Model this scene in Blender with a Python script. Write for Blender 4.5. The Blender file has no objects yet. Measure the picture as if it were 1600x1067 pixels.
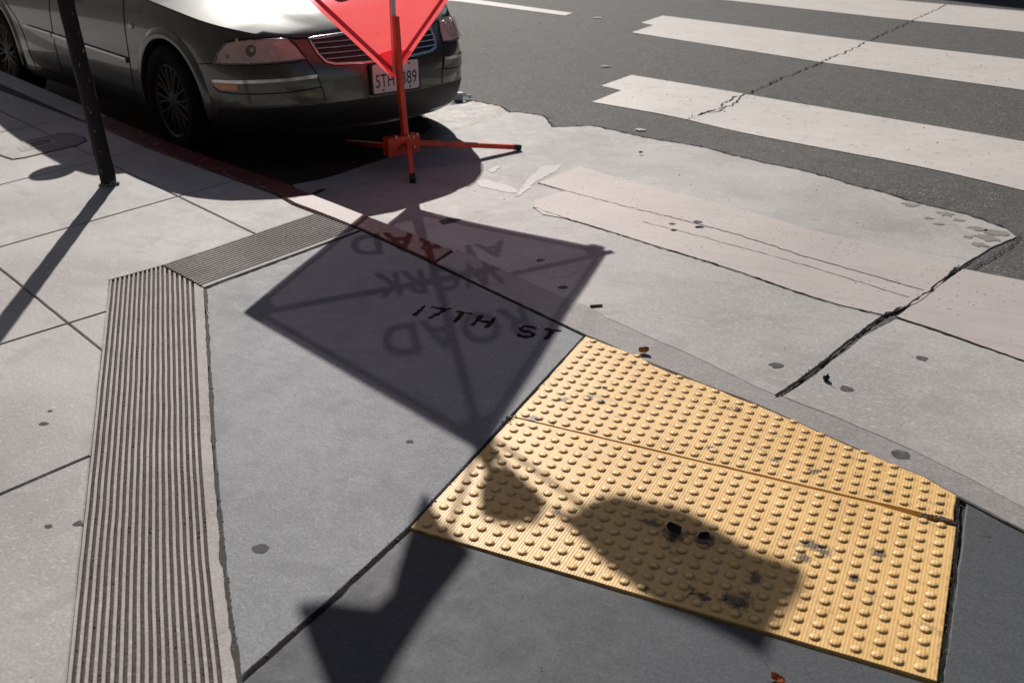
import bpy, bmesh, math, random
from mathutils import Vector, Matrix, noise
random.seed(7)
D = bpy.data
sc = bpy.context.scene
COL = sc.collection
rad = math.radians

# ------------------------------------------------------------------ camera
CAMR = [[0.90870813, 0.41717731, 0.01458144], [0.19001675, -0.38229276, -0.90429303], [-0.37167616, 0.82450915, -0.42666321]]
CAMC = [1.058357, -1.861979, 1.506917]
FPX = 1640.0
def _init_cam():
    cd = D.cameras.new('camera'); co = D.objects.new('camera', cd); COL.objects.link(co)
    r, d, f = [Vector(v) for v in CAMR]
    m = Matrix((( r.x, -d.x, -f.x, CAMC[0]), (r.y, -d.y, -f.y, CAMC[1]), (r.z, -d.z, -f.z, CAMC[2]), (0, 0, 0, 1)))
    co.matrix_world = m
    cd.sensor_width = 36; cd.lens = FPX/1600*36; cd.clip_start = .05; cd.clip_end = 2000
    cd.dof.use_dof = True; cd.dof.focus_distance = 3.6; cd.dof.aperture_fstop = 5.6
    sc.camera = co
_init_cam()

# ------------------------------------------------------------------ light
SUN_EL, SUN_AZ = 32.0, 125.0            # azimuth counter-clockwise from +X
w = D.worlds.new('World'); sc.world = w; w.use_nodes = True
nt = w.node_tree; bg = nt.nodes['Background']
sky = nt.nodes.new('ShaderNodeTexSky'); sky.sky_type = 'NISHITA'; sky.sun_disc = False
sky.sun_elevation = rad(SUN_EL); sky.sun_rotation = rad(90-SUN_AZ)
nt.links.new(sky.outputs[0], bg.inputs[0]); bg.inputs[1].default_value = 0.05
sl = D.lights.new('sun', 'SUN'); sl.energy = 5.0; sl.angle = rad(.42); sl.color = (1, .95, .89)
so = D.objects.new('sun', sl); COL.objects.link(so)
SUND = Vector((math.cos(rad(SUN_AZ))*math.cos(rad(SUN_EL)), math.sin(rad(SUN_AZ))*math.cos(rad(SUN_EL)), math.sin(rad(SUN_EL))))
so.rotation_euler = SUND.to_track_quat('Z', 'Y').to_euler()
so.location = SUND*30
sc.view_settings.view_transform = 'Standard'; sc.view_settings.look = 'None'
sc.view_settings.exposure = 0.17; sc.view_settings.gamma = 1

# ------------------------------------------------------------------ helpers
def tag(o, label=None, cat=None, group=None, kind=None):
    if label: o['label'] = label
    if cat: o['category'] = cat
    if group: o['group'] = group
    if kind: o['kind'] = kind
    return o
def empty(name, loc, rot=(0, 0, 0)):
    o = D.objects.new(name, None); COL.objects.link(o); o.location = loc; o.rotation_euler = rot; o.empty_display_size = .1
    return o
def link(name, me, mat=None, parent=None):
    o = D.objects.new(name, me); COL.objects.link(o)
    if mat is not None and not me.materials: me.materials.append(mat)
    if parent is not None: o.parent = parent
    return o
def mobj(name, verts, faces, mat, parent=None, smooth=False, off=None, sharp=None):
    me = D.meshes.new(name)
    if off is not None: verts = [Vector(v)-Vector(off) for v in verts]
    me.from_pydata([tuple(v) for v in verts], [], faces); me.validate()
    if smooth:
        me.polygons.foreach_set('use_smooth', [True]*len(me.polygons))
        if sharp: me.set_sharp_from_angle(angle=rad(sharp))
    return link(name, me, mat, parent)
def bobj(name, bm, mat, parent=None, smooth=False, sharp=None, off=None):
    if off is not None: bmesh.ops.translate(bm, verts=bm.verts, vec=-Vector(off))
    me = D.meshes.new(name); bm.to_mesh(me); bm.free()
    if smooth:
        me.polygons.foreach_set('use_smooth', [True]*len(me.polygons))
        if sharp: me.set_sharp_from_angle(angle=rad(sharp))
    return link(name, me, mat, parent)
def lerp(a, b, t): return a+(b-a)*t
def sstep(x):
    x = max(0, min(1, x)); return x*x*(3-2*x)

# street height: level with the pavement at the ramp, a kerb's height below it beside the car
def H(x, y):
    dx, dy = x+.05, y-1.2
    a = -(dx*.924-dy*.383); lat = dx*.383+dy*.924
    return -(0.10*sstep(a/1.9)+.0436*max(0, min(a, 9)-2.2))*(1-sstep((lat-2.0)/2.5))
def ray(px, py):
    c = Vector(((px-800)/FPX, (py-533.5)/FPX, 1))
    return Vector((sum(CAMR[k][i]*c[k] for k in range(3)) for i in range(3))).normalized()
def gp(px, py, street=False, z=0.0):
    d = ray(px, py); c = Vector(CAMC); h = z
    for _ in range(12 if street else 1):
        p = c+d*((h-c.z)/d.z)
        if street: h = z+H(p.x, p.y)
    return (p.x, p.y)
def G(pts, street=False): return [gp(x, y, street) for x, y in pts]
def isect(p1, p2, p3, p4):
    x1, y1 = p1; x2, y2 = p2; x3, y3 = p3; x4, y4 = p4
    d = (x1-x2)*(y3-y4)-(y1-y2)*(x3-x4)
    a = x1*y2-y1*x2; b = x3*y4-y3*x4
    return ((a*(x3-x4)-(x1-x2)*b)/d, (a*(y3-y4)-(y1-y2)*b)/d)
def resample(pts, seg, closed=True):
    out = []
    n = len(pts)
    for i in range(n if closed else n-1):
        a, b = pts[i], pts[(i+1) % n]
        L = math.dist(a, b); k = max(1, min(400, int(L/seg)))
        for j in range(k): out.append((lerp(a[0], b[0], j/k), lerp(a[1], b[1], j/k)))
    if not closed: out.append(tuple(pts[-1]))
    return out
def nz(x, y, z=0): return noise.noise(Vector((x, y, z)))
def area(p): return .5*sum(p[i][0]*p[(i+1) % len(p)][1]-p[(i+1) % len(p)][0]*p[i][1] for i in range(len(p)))
def inset(p, d):
    n = len(p); out = []
    for i in range(n):
        a, b, c = p[i-1], p[i], p[(i+1) % n]
        e1 = Vector((b[0]-a[0], b[1]-a[1])); e2 = Vector((c[0]-b[0], c[1]-b[1]))
        if e1.length < 1e-7 or e2.length < 1e-7: out.append(b); continue
        e1.normalize(); e2.normalize()
        nn = Vector((-e1.y-e2.y, e1.x+e2.x))
        if nn.length < 1e-5: out.append(b); continue
        nn.normalize(); k = nn.dot(Vector((-e1.y, e1.x)))
        s = d/max(.4, k); out.append((b[0]+nn.x*s, b[1]+nn.y*s))
    return out
def slab(name, poly, mat, top=0.0, th=.05, bev=.004, gap=0.0, wob=.0012, seg=.04, freq=9, street=False, parent=None, kind='structure', wfn=None):
    if area(poly) < 0: poly = poly[::-1]
    if gap: poly = inset(poly, gap)
    p = resample(poly, seg)
    q = []
    for x, y in p:
        a = wob*(wfn(x, y) if wfn else 1)
        q.append((x+a*(nz(x*freq, y*freq, 1)+.5*nz(x*freq*3, y*freq*3, 5)), y+a*(nz(x*freq, y*freq, 9)+.5*nz(x*freq*3, y*freq*3, 3))))
    p = q; n = len(p); ti = inset(p, bev)
    bm = bmesh.new()
    r1 = [bm.verts.new((x, y, top)) for x, y in ti]
    r2 = [bm.verts.new((x, y, top-bev*.8)) for x, y in p]
    r3 = [bm.verts.new((x, y, top-th)) for x, y in p]
    for i in range(n):
        j = (i+1) % n
        bm.faces.new((r2[i], r2[j], r1[j], r1[i])); bm.faces.new((r3[i], r3[j], r2[j], r2[i]))
    f = bm.faces.new(r1); f.normal_update(); bmesh.ops.triangulate(bm, faces=[f])
    if street:
        xs = [v.co.x for v in bm.verts]; ys = [v.co.y for v in bm.verts]
        for ax, lo, hi in ((0, max(min(xs), -12), min(max(xs), 4)), (1, max(min(ys), -1), min(max(ys), 9))):
            k = math.floor(lo/.25)*.25
            while k < hi:
                no = (1, 0, 0) if ax == 0 else (0, 1, 0); co = (k, 0, 0) if ax == 0 else (0, k, 0)
                bmesh.ops.bisect_plane(bm, geom=bm.verts[:]+bm.edges[:]+bm.faces[:], dist=1e-6, plane_co=co, plane_no=no)
                k += .25
        for v in bm.verts: v.co.z += H(v.co.x, v.co.y)
    o = bobj(name, bm, mat, parent)
    if parent is None and kind: o['kind'] = kind
    return o
def ribbon(name, pts, wd, mat, z=.001, jit=.004, wvar=.6, street=False, seg=.02, freq=25, th=.0, parent=None, kind='structure'):
    """irregular dark line lying on the ground: a crack or an open joint"""
    p = resample(pts, seg, closed=False); n = len(p); L = []; Rr = []
    for i, (x, y) in enumerate(p):
        a = p[max(0, i-1)]; b = p[min(n-1, i+1)]
        t = Vector((b[0]-a[0], b[1]-a[1])); t.normalize(); nx, ny = -t.y, t.x
        o = jit*(nz(x*freq, y*freq, 2)+.7*nz(x*freq*3.1, y*freq*3.1, 4))
        ww = wd*.5*max(.12, 1+wvar*1.6*nz(x*freq*1.7, y*freq*1.7, 8))
        zz = z+(H(x, y) if street else 0)
        L.append((x+nx*(o+ww), y+ny*(o+ww), zz)); Rr.append((x+nx*(o-ww), y+ny*(o-ww), zz))
    vs = L+Rr; fs = [(n+i, n+i+1, i+1, i) for i in range(n-1)]
    o = mobj(name, vs, fs, mat, parent)
    if parent is None and kind: o['kind'] = kind
    return o
def frame_of(t):
    t = t.normalized(); up = Vector((0, 0, 1)) if abs(t.z) < .95 else Vector((1, 0, 0))
    u = t.cross(up).normalized(); v = u.cross(t); return u, v
def tube_bm(bm, pts, r, n=12, square=False, up=None, caps=True):
    pts = [Vector(p) for p in pts]; rings = []
    for i, p in enumerate(pts):
        t = pts[min(i+1, len(pts)-1)]-pts[max(i-1, 0)]
        u, v = frame_of(t)
        if up is not None:
            v = (Vector(up)-t.normalized()*Vector(up).dot(t.normalized())).normalized(); u = t.normalized().cross(v)
        rr = r[i] if isinstance(r, (list, tuple)) else r
        ring = []
        if square:
            b = .82
            for a, c in ((1, b), (b, 1), (-b, 1), (-1, b), (-1, -b), (-b, -1), (b, -1), (1, -b)):
                ring.append(bm.verts.new(p+u*rr*a+v*rr*c))
        else:
            for k in range(n):
                a = 2*math.pi*k/n; ring.append(bm.verts.new(p+u*rr*math.cos(a)+v*rr*math.sin(a)))
        rings.append(ring)
    m = len(rings[0])
    for A_, B_ in zip(rings, rings[1:]):
        for k in range(m): bm.faces.new((A_[k], A_[(k+1) % m], B_[(k+1) % m], B_[k]))
    if caps: bm.faces.new(rings[0][::-1]); bm.faces.new(rings[-1])
    return rings
def tube(name, pts, r, mat, parent=None, n=12, square=False, smooth=True, off=None, up=None, sharp=40):
    bm = bmesh.new(); tube_bm(bm, pts, r, n, square, up); return bobj(name, bm, mat, parent, smooth, sharp, off)
def box_bm(bm, c, s, rot=None, bev=.0):
    m = Matrix.Translation(c) @ (rot.to_4x4() if rot else Matrix()) @ Matrix.Diagonal((*s, 1))
    r = bmesh.ops.create_cube(bm, size=1, matrix=m)
    if bev: bmesh.ops.bevel(bm, geom=list({e for v in r['verts'] for e in v.link_edges}), offset=bev, segments=2, affect='EDGES')

# ------------------------------------------------------------------ materials
def M_(name):
    m = D.materials.new(name); m.use_nodes = True; t = m.node_tree
    return m, t, t.nodes['Principled BSDF']
class N:
    def __init__(s, t): s.t = t
    def n(s, ty, **kw):
        x = s.t.nodes.new(ty)
        for k, v in kw.items(): setattr(x, k, v)
        return x
    def l(s, a, b): s.t.links.new(a, b)
    def co(s, scale=(1, 1, 1), rot=0):
        c = s.n('ShaderNodeTexCoord'); m = s.n('ShaderNodeMapping'); m.inputs['Scale'].default_value = scale
        m.inputs['Rotation'].default_value = (0, 0, rot); s.l(c.outputs['Object'], m.inputs[0]); return m.outputs[0]
    def noise(s, co, sc_, det=4, rough=.55, dist=0):
        x = s.n('ShaderNodeTexNoise'); x.inputs['Scale'].default_value = sc_; x.inputs['Detail'].default_value = det
        x.inputs['Roughness'].default_value = rough; x.inputs['Distortion'].default_value = dist; s.l(co, x.inputs['Vector']); return x.outputs['Fac']
    def ramp(s, f, stops):
        x = s.n('ShaderNodeValToRGB'); e = x.color_ramp.elements
        while len(e) < len(stops): e.new(.5)
        for i, (p, c) in enumerate(stops):
            e[i].position = p; e[i].color = (*c, 1) if isinstance(c, (tuple, list)) else (c, c, c, 1)
        s.l(f, x.inputs[0]); return x.outputs[0]
    def mix(s, f, a, b, mode='MIX'):
        x = s.n('ShaderNodeMix', data_type='RGBA', blend_type=mode)
        for i, v in ((0, f), (6, a), (7, b)):
            if isinstance(v, (int, float)): x.inputs[i].default_value = v
            elif isinstance(v, (tuple, list)): x.inputs[i].default_value = (*v, 1)
            else: s.l(v, x.inputs[i])
        return x.outputs[2]
    def math(s, op, a, b=0.0):
        x = s.n('ShaderNodeMath', operation=op)
        for i, v in ((0, a), (1, b)):
            if isinstance(v, (int, float)): x.inputs[i].default_value = v
            else: s.l(v, x.inputs[i])
        return x.outputs[0]
    def bump(s, h, st, dist, nrm=None):
        x = s.n('ShaderNodeBump'); x.inputs['Strength'].default_value = st; x.inputs['Distance'].default_value = dist
        s.l(h, x.inputs['Height'])
        if nrm is not None: s.l(nrm, x.inputs['Normal'])
        return x.outputs[0]
def concrete(name, base, tint2=None, spots=.5, grain=.6, rough=.6, spec=.5, stain=.35, scuff=0, bumpk=1.0):
    m, t, b = M_(name); n = N(t); co = n.co()
    dark = tuple(c*.72 for c in base); lite = tuple(min(1, c*1.16) for c in base)
    big = n.noise(co, 1.3, 5, .6, .4)
    c = n.mix(n.ramp(big, [(.38, 0), (.62, 1)]), dark if stain > .3 else tuple(x*.88 for x in base), lite)
    mid = n.noise(co, 11, 10, .78, .3)
    c = n.mix(n.ramp(mid, [(.34, .6), (.5, 0)]), c, tint2 or tuple(x*.80 for x in base))
    c = n.mix(n.ramp(mid, [(.52, 0), (.68, .45)]), c, tuple(min(1, x*1.22) for x in base))
    fine = n.noise(co, 130, 4, .8)
    c = n.mix(n.ramp(n.noise(n.co((1, 1, 1), .7), 75, 5, .8), [(.52, 0), (.62, .9*grain)]), c, tuple(x*.62 for x in base))
    c = n.mix(grain, c, n.ramp(fine, [(.34, tuple(x*.45 for x in base)), (.5, base), (.66, tuple(min(1, x*1.7) for x in base))]))
    # small pale grains and dark pits
    v = n.n('ShaderNodeTexVoronoi'); v.inputs['Scale'].default_value = 75; n.l(co, v.inputs['Vector'])
    vs = n.ramp(v.outputs['Distance'], [(.09, 1), (.16, 0)])
    sel = n.ramp(v.outputs['Color'], [(.93-.1*spots, 0), (.95-.1*spots, 1)])
    c = n.mix(n.math('MULTIPLY', vs, sel), c, tuple(min(1, x*2.2) for x in base))
    v2 = n.n('ShaderNodeTexVoronoi'); v2.inputs['Scale'].default_value = 42; n.l(n.co((1, 1, 1), 1.1), v2.inputs['Vector'])
    sp = n.math('MULTIPLY', n.ramp(v2.outputs['Distance'], [(.05, 1), (.09, 0)]), n.ramp(v2.outputs['Color'], [(.86, 0), (.88, 1)]))
    c = n.mix(n.math('MULTIPLY', sp, .75), c, tuple(x*.2 for x in base))
    fl = n.noise(n.co((1, 1.7, 1), .9), 48, 3, .6); c = n.mix(n.ramp(fl, [(.58, 0), (.68, .5)]), c, tuple(min(1, x*1.5) for x in base))
    tw = n.noise(n.co((2.2, 17, 1), rad(-35)), 1.6, 6, .72); c = n.mix(n.ramp(tw, [(.50, 0), (.66, .3)]), c, tuple(x*.68 for x in base))
    # faint old drips and blots
    bl = n.noise(n.co((1, 1, 1), .4), 3.2, 3, .5, 1.2)
    c = n.mix(n.ramp(bl, [(.60, 0), (.64, stain), (.72, stain*.6)]), c, tuple(x*.66 for x in base))
    if scuff:
        sc2 = n.noise(n.co((3, 22, 1), rad(20)), 3, 5, .7)
        c = n.mix(n.ramp(sc2, [(.5, 0), (.75, scuff)]), c, tuple(x*.6 for x in base))
    n.l(c, b.inputs['Base Color'])
    rr = n.ramp(mid, [(.3, rough-.09), (.7, rough+.08)]); n.l(rr, b.inputs['Roughness'])
    b.inputs['Specular IOR Level'].default_value = spec
    bp = n.bump(fine, .8*grain*bumpk, .0012); bp = n.bump(mid, .3*grain*bumpk, .003, bp)
    n.l(bp, b.inputs['Normal'])
    return m
def asphalt(name, base=.07):
    m, t, b = M_(name); n = N(t); co = n.co()
    v = n.n('ShaderNodeTexVoronoi'); v.inputs['Scale'].default_value = 95; n.l(co, v.inputs['Vector'])
    st = n.ramp(v.outputs['Color'], [(.0, (base*.55,)*3), (.55, (base*1.0, base*.98, base*.95)), (.8, (base*1.7, base*1.6, base*1.52)), (1, (base*3.4, base*3.2, base*3.0))])
    big = n.noise(co, 1.1, 5, .6, .3)
    c = n.mix(n.ramp(big, [(.3, .0), (.7, .5)]), st, (base*1.35, base*1.28, base*1.22))
    c = n.mix(n.ramp(n.noise(co, 6, 5, .7), [(.45, 0), (.8, .5)]), c, (base*.55,)*3)
    w2 = n.n('ShaderNodeTexVoronoi'); w2.inputs['Scale'].default_value = 23; n.l(co, w2.inputs['Vector'])
    sp = n.math('MULTIPLY', n.ramp(w2.outputs['Distance'], [(.06, 1), (.1, 0)]), n.ramp(w2.outputs['Color'], [(.8, 0), (.83, 1)]))
    c = n.mix(sp, c, (.42, .4, .37))
    n.l(c, b.inputs['Base Color']); b.inputs['Roughness'].default_value = .8; b.inputs['Specular IOR Level'].default_value = .12
    bp = n.bump(v.outputs['Distance'], .5, .004); bp = n.bump(n.noise(co, 240, 2), .5, .002, bp); n.l(bp, b.inputs['Normal'])
    return m
def simple(name, col, rough=.5, metal=0, spec=.5, coat=0, var=.15, vs=30, bumpv=0, **kw):
    m, t, b = M_(name); n = N(t); co = n.co()
    c = n.mix(n.ramp(n.noise(co, vs, 4, .6), [(.35, 0), (.7, 1)]), tuple(x*(1-var) for x in col), tuple(min(1, x*(1+var)) for x in col))
    n.l(c, b.inputs['Base Color']); b.inputs['Roughness'].default_value = rough; b.inputs['Metallic'].default_value = metal
    b.inputs['Specular IOR Level'].default_value = spec; b.inputs['Coat Weight'].default_value = coat; b.inputs['Coat Roughness'].default_value = .05
    if bumpv: n.l(n.bump(n.noise(co, vs*3, 4), .5, bumpv), b.inputs['Normal'])
    for k, v in kw.items(): b.inputs[k.replace('_', ' ')].default_value = v
    return m

MC_side = concrete('concrete_pavement', (.37, .35, .338), rough=.72, spec=.18, grain=.35)
MC_ramp = concrete('concrete_ramp', (.212, .219, .232), rough=.68, spec=.12, grain=.5, spots=.9, scuff=.2)
MC_dark = concrete('concrete_new_dark', (.067, .072, .080), rough=.64, spec=.16, spots=.3, scuff=.35, stain=.2)
MC_apron = concrete('concrete_apron', (.36, .345, .336), grain=.32, rough=.7, spec=.18, scuff=.1)
MC_band = concrete('concrete_dirty_band', (.285, .266, .257), grain=.4, rough=.72, spec=.18, scuff=.4)
MC_gut = concrete('concrete_old_gutter', (.17, .145, .13), rough=.7, spots=1.2, bumpk=2)
MC_groove = concrete('concrete_grooved', (.40, .375, .355), rough=.85, spec=.06, spots=.6, grain=.3)
M_asph = asphalt('asphalt', .075)
M_dirt = simple('joint_dirt', (.035, .03, .027), .9, var=.5, vs=90, bumpv=.004)
M_crack = simple('crack_dark', (.012, .011, .011), .95, var=.3, spec=.1)
M_gum = simple('old_gum', (.085, .083, .085), .85, var=.3, spec=.1)
M_rubber = simple('black_rubber', (.012, .012, .012), .7)

def paint_mat(name, col, dots=0.0, rough=.5, wear=.3, under=(.2, .19, .18), wsc=14, wth=.62, spec=.2):
    m, t, b = M_(name); n = N(t); co = n.co()
    c = n.mix(n.ramp(n.noise(co, 3, 5, .6), [(.35, 0), (.7, 1)]), tuple(x*.88 for x in col), col)
    c = n.mix(n.ramp(n.noise(co, 70, 3, .7), [(.35, 0), (.7, .4)]), c, tuple(x*.72 for x in col))
    if dots:
        v = n.n('ShaderNodeTexVoronoi'); v.inputs['Scale'].default_value = 48; n.l(co, v.inputs['Vector'])
        msk = n.ramp(n.noise(co, 3.5, 3, .6), [(.40, .15), (.58, 1)])
        d = n.math('MULTIPLY', n.math('MULTIPLY', n.ramp(v.outputs['Distance'], [(.15, 1), (.24, 0)]), n.ramp(v.outputs['Color'], [(.62, 0), (.64, 1)])), msk)
        c = n.mix(n.math('MULTIPLY', d, dots), c, (.06, .045, .04))
    wr = n.ramp(n.noise(co, wsc, 9, .8), [(wth, 0), (wth+.05, wear)])
    pk = n.n('ShaderNodeTexVoronoi'); pk.inputs['Scale'].default_value = 70; n.l(co, pk.inputs['Vector'])
    c = n.mix(n.math('MULTIPLY', n.math('MULTIPLY', n.ramp(pk.outputs['Distance'], [(.1, 1), (.2, 0)]), n.ramp(pk.outputs['Color'], [(.78, 0), (.8, 1)])), .6), c, under)
    st = n.noise(n.co((1, 12, 1), rad(15)), 2.0, 5, .7); c = n.mix(n.ramp(st, [(.52, 0), (.66, .28)]), c, tuple(x*.6 for x in col))
    c = n.mix(wr, c, under)
    b.inputs['Specular IOR Level'].default_value = spec
    n.l(c, b.inputs['Base Color']); b.inputs['Roughness'].default_value = rough
    n.l(n.bump(n.noise(co, 120, 4, .7), .35, .0015), b.inputs['Normal'])
    return m
M_stripe = paint_mat('crosswalk_paint', (.56, .52, .485), rough=.65, wear=.75, wth=.57)
M_stripe2 = paint_mat('thermoplastic_worn', (.46, .41, .39), dots=.95, rough=.65, wear=.25, under=(.33, .31, .30))
M_red = paint_mat('red_kerb_paint', (.085, .006, .008), rough=.56, wear=.7, under=(.36, .2, .19), wsc=26, wth=.55, spec=.22)
M_whitemark = paint_mat('spilled_white_paint', (.39, .372, .36), rough=.6, wear=.8, under=(.4, .385, .375))

# ------------------------------------------------------------------ ground
# construction lines of the pavement (two points each, world xy)
def ln(a, b): return (gp(*a), gp(*b))
def I(l1, l2): return isect(l1[0], l1[1], l2[0], l2[1])
LE = ln((114, 228), (393, 362)); LA = ln((0, 420), (163, 550))
LK = (gp(177, 208), gp(431, 304))
T1 = ln((54, 204), (120, 187)); T2 = ln((0, 289), (229, 231)); T3 = ln((0, 386), (363, 283)); T4 = ln((0, 538), (168, 486)); T5 = ln((0, 772), (140, 712))
G1 = ln((172, 438), (105, 1067)); G1in = ln((318, 450), (372, 1065))
def shift(l, dx, dy): return ((l[0][0]+dx, l[0][1]+dy), (l[1][0]+dx, l[1][1]+dy))
LB = shift(LA, -.383*.954, -.924*.954); LC2 = shift(LB, -.383*.954, -.924*.954); LD = shift(LC2, -.383*.954, -.924*.954)
T0 = shift(T2, -1.75, .73) ; T1 = shift(T2, -.87, .36); Tm = shift(T0, -.9, .37); Tn = shift(Tm, -.9, .37); To = shift(Tn, -3, 1.2)
T6 = shift(T5, .9, -.37); T7 = shift(T6, .9, -.37)
gpj = .0032
def cell(poly, mat=None, gap=gpj, **k): return slab('pavement_slab', poly, mat or MC_side, gap=gap, **k)
rowsL = [LK, LE, LA, LB, LC2, LD]
cols = [To, Tn, Tm, T0, T1, T2, T3]
for a, b in zip(cols, cols[1:]):
    for r, q in zip(rowsL, rowsL[1:]):
        cell([I(r, a), I(r, b), I(q, b), I(q, a)])
# cells that touch the grooved border
bt0, bt1, bt2 = gp(172, 438), gp(255, 415), gp(520, 338)
kin = [(431, 304), (458, 320), (494, 334)]
cell([I(LE, T3), I(LK, T3)]+G(kin)+[gp(400, 366)])
cell([I(LA, T3), I(LE, T3), gp(400, 366), bt1, bt0, gp(168, 486), I(LA, T4)])
cell([I(LA, T4), gp(168, 486), I(LA, G1)])
cell([I(LA, T3), I(LA, T4), I(LB, T4), I(LB, T3)])
cell([I(LB, T3), I(LB, T4), I(LC2, T4), I(LC2, T3)]); cell([I(LC2, T3), I(LC2, T4), I(LD, T4), I(LD, T3)])
cell([I(LA, T4), I(LA, G1), I(T5, G1), I(LB, T5), I(LB, T4)])
gb = I(G1, LB)
cell([I(LB, T5), I(T5, G1), gb])
cell([I(LB, T4), I(LB, T5), I(LC2, T5), I(LC2, T4)]); cell([I(LC2, T4), I(LC2, T5), I(LD, T5), I(LD, T4)])
cell([I(LB, T5), gb, I(LC2, T6), I(LC2, T5)]); cell([I(LC2, T5), I(LC2, T6), I(LD, T6), I(LD, T5)])
# ramp slab, the dark slabs around the tactile panels
A1_, A2_, A3_, A4_ = gp(318, 450), gp(565, 360), gp(915, 525), gp(640, 825)
A5_ = gp(372, 1065)
ramp = slab('ramp_slab', [A1_, gp(430, 408), A2_, gp(652, 400), gp(740, 442), A3_, gp(893, 549), gp(800, 650), A4_, gp(520, 935), A5_, gp(350, 900), gp(333, 700)], MC_ramp, gap=.004, wob=.002, freq=6)
far_l = gp(290, 1300)
corner = (1.175, -.03)
j1 = (A4_[0]+(A5_[0]-A4_[0])*3.2, A4_[1]+(A5_[1]-A4_[1])*3.2)
slab('ramp_foreground_slab', [A4_, (corner[0]+.004, corner[1]), (1.24, -2.6), (-.2, -2.6), j1, A5_], MC_dark, gap=.006, wob=.002)
slab('ramp_side_slab', [A5_, j1, (-.2, -2.6), (-1.3, -2.6), gb], MC_side, gap=.006)
slab('corner_slab', [(1.19, .70), gp(1600, 830), (2.6, .02), (2.6, -2.6), (1.245, -2.6), (1.185, -.03)], MC_dark, gap=.006, wob=.003)
slab('corner_pavement', [(2.6, .02), (9, -3.4), (9, -9), (2.61, -9), (2.605, -2.6)], MC_side, gap=.006)
slab('rear_pavement', [(-1.3, -2.606), (2.6, -2.606), (2.6, -9), (-4, -9), (I(LD, T6))], MC_side, gap=.006)
# soil bed that shows in the joints
edge_mid = [(-14, 6.75), (gp(-60, 120)), gp(431, 307), gp(560, 345), gp(740, 428), gp(915, 505), gp(1020, 555), gp(1120, 600), gp(1260, 655), gp(1380, 705), gp(1500, 768), gp(1600, 822), (2.6, .03), (9.2, -3.38)]
edge_mid[1] = (-6.5, 3.82)
slab('joint_bed', edge_mid+[(9.2, -9.2), (-14, -9.2)], M_dirt, top=-.011, th=.2, bev=.01, wob=0, seg=2)
# road
def road_mesh():
    e = [(-14-.924*190, 6.75+.383*190)]+edge_mid+[(9.2+.924*190, -3.38-.383*190)]
    pts = [e[0], (-60, 6.75+.383*46/.924)]+resample(edge_mid, .2, False)+[(60, -3.38-.383*50.8/.924), e[-1]]
    lats = [0, .06, .15]+[.3+.2*i for i in range(42)]+[10, 14, 25, 60, 300]
    vs = []; fs = []; m = len(lats)
    for x, y in pts:
        for l in lats: a, b = x+.383*l, y+.924*l; vs.append((a, b, H(a, b)-.0005))
    for i in range(len(pts)-1):
        for j in range(m-1): fs.append((i*m+j, (i+1)*m+j, (i+1)*m+j+1, i*m+j+1))
    o = mobj('road', vs, fs, M_asph, None, True); o['kind'] = 'structure'
road_mesh()
slab('ground', [(-900, -900), (900, -900), (900, 900), (-900, 900)], M_dirt, top=-.9, th=.3, bev=.01, wob=0, seg=500)

# kerb and the flush dirty band that continues it past the panels
up_dir = Vector((-.924, .383))
ki = G([(177, 208), (228, 231), (320, 265), (431, 304), (458, 318), (520, 342), (565, 360), (652, 400), (740, 442), (915, 525)])
ko = G([(488, 303), (550, 327), (630, 358), (710, 391), (772, 420), (871, 465), (929, 486)])
def pt_on_k(base, k, lat): return (base[0]+up_dir.x*k+.383*lat, base[1]+up_dir.y*k+.924*lat)
def kpoly(i_pts, o_pts): return list(i_pts)+list(reversed(o_pts))
kfar_i = pt_on_k(gp(177, 208), 8, -.003); kfar_o = pt_on_k(gp(177, 208), 8, .155)
def lat_out(p, d=.155): return (p[0]+.383*d, p[1]+.924*d)
p_red0 = gp(130, 187)
split = gp(700, 421)
# painted stretch
up_o = [lat_out(p) for p in G([(228, 231), (320, 265), (400, 293)])]
ki_red = [p_red0]+ki[:7]+[gp(680, 412)]
ko_red = [lat_out(p_red0)]+up_o+ko[:4]
slab('kerb_red', kpoly(ki_red, ko_red), M_red, top=.002, th=.4, bev=.012, gap=.0015, wob=.002)
slab('kerb', kpoly([kfar_i, p_red0], [kfar_o, lat_out(p_red0)]), MC_side, top=.002, th=.6, bev=.012, gap=.003)
band_i = [gp(680, 412), ki[8], ki[9]]+G([(945, 537), (1020, 570), (1100, 602), (1180, 632), (1260, 668), (1330, 699), (1400, 730), (1450, 750), (1497, 777), (1600, 830)])+[(2.6, .03)]
band_o = [ko[3]]+ko[4:]+G([(945, 498), (1044, 542), (1118, 576), (1210, 621), (1300, 655), (1420, 707), (1520, 757), (1600, 800)])+[(2.6, .14)]
slab('kerb_flush_band', kpoly(band_i, [(x+.006, y+.016) for x, y in band_o]), MC_band, top=.0035, th=.3, bev=.004, gap=.0005, wob=.003)
M_shade_asph = asphalt('shade_darkened_asphalt', .022)  # the car's shade is put into this gutter asphalt's colour
slab('gutter', [lat_out(kfar_i, .16), lat_out(p_red0, .16)]+G([(310, 268), (440, 292)])+[gp(500, 303, True)]+G([(600, 255), (672, 200), (640, 150)], True)+[pt_on_k(gp(640, 150, True), 9, 0)], M_shade_asph, top=.0045, th=.05, bev=.003, street=True, wob=.004)
slab('gutter', G([(603, 255), (675, 200), (644, 151), (690, 140), (700, 149), (728, 157), (750, 160), (784, 168), (799, 177), (740, 195)], True), MC_gut, top=.004, th=.05, bev=.004, street=True, wob=.004)
joint = [(1212, 621), (1260, 588), (1310, 548), (1350, 516), (1388, 489), (1430, 462), (1482, 432), (1522, 405), (1552, 388), (1590, 372)]
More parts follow.
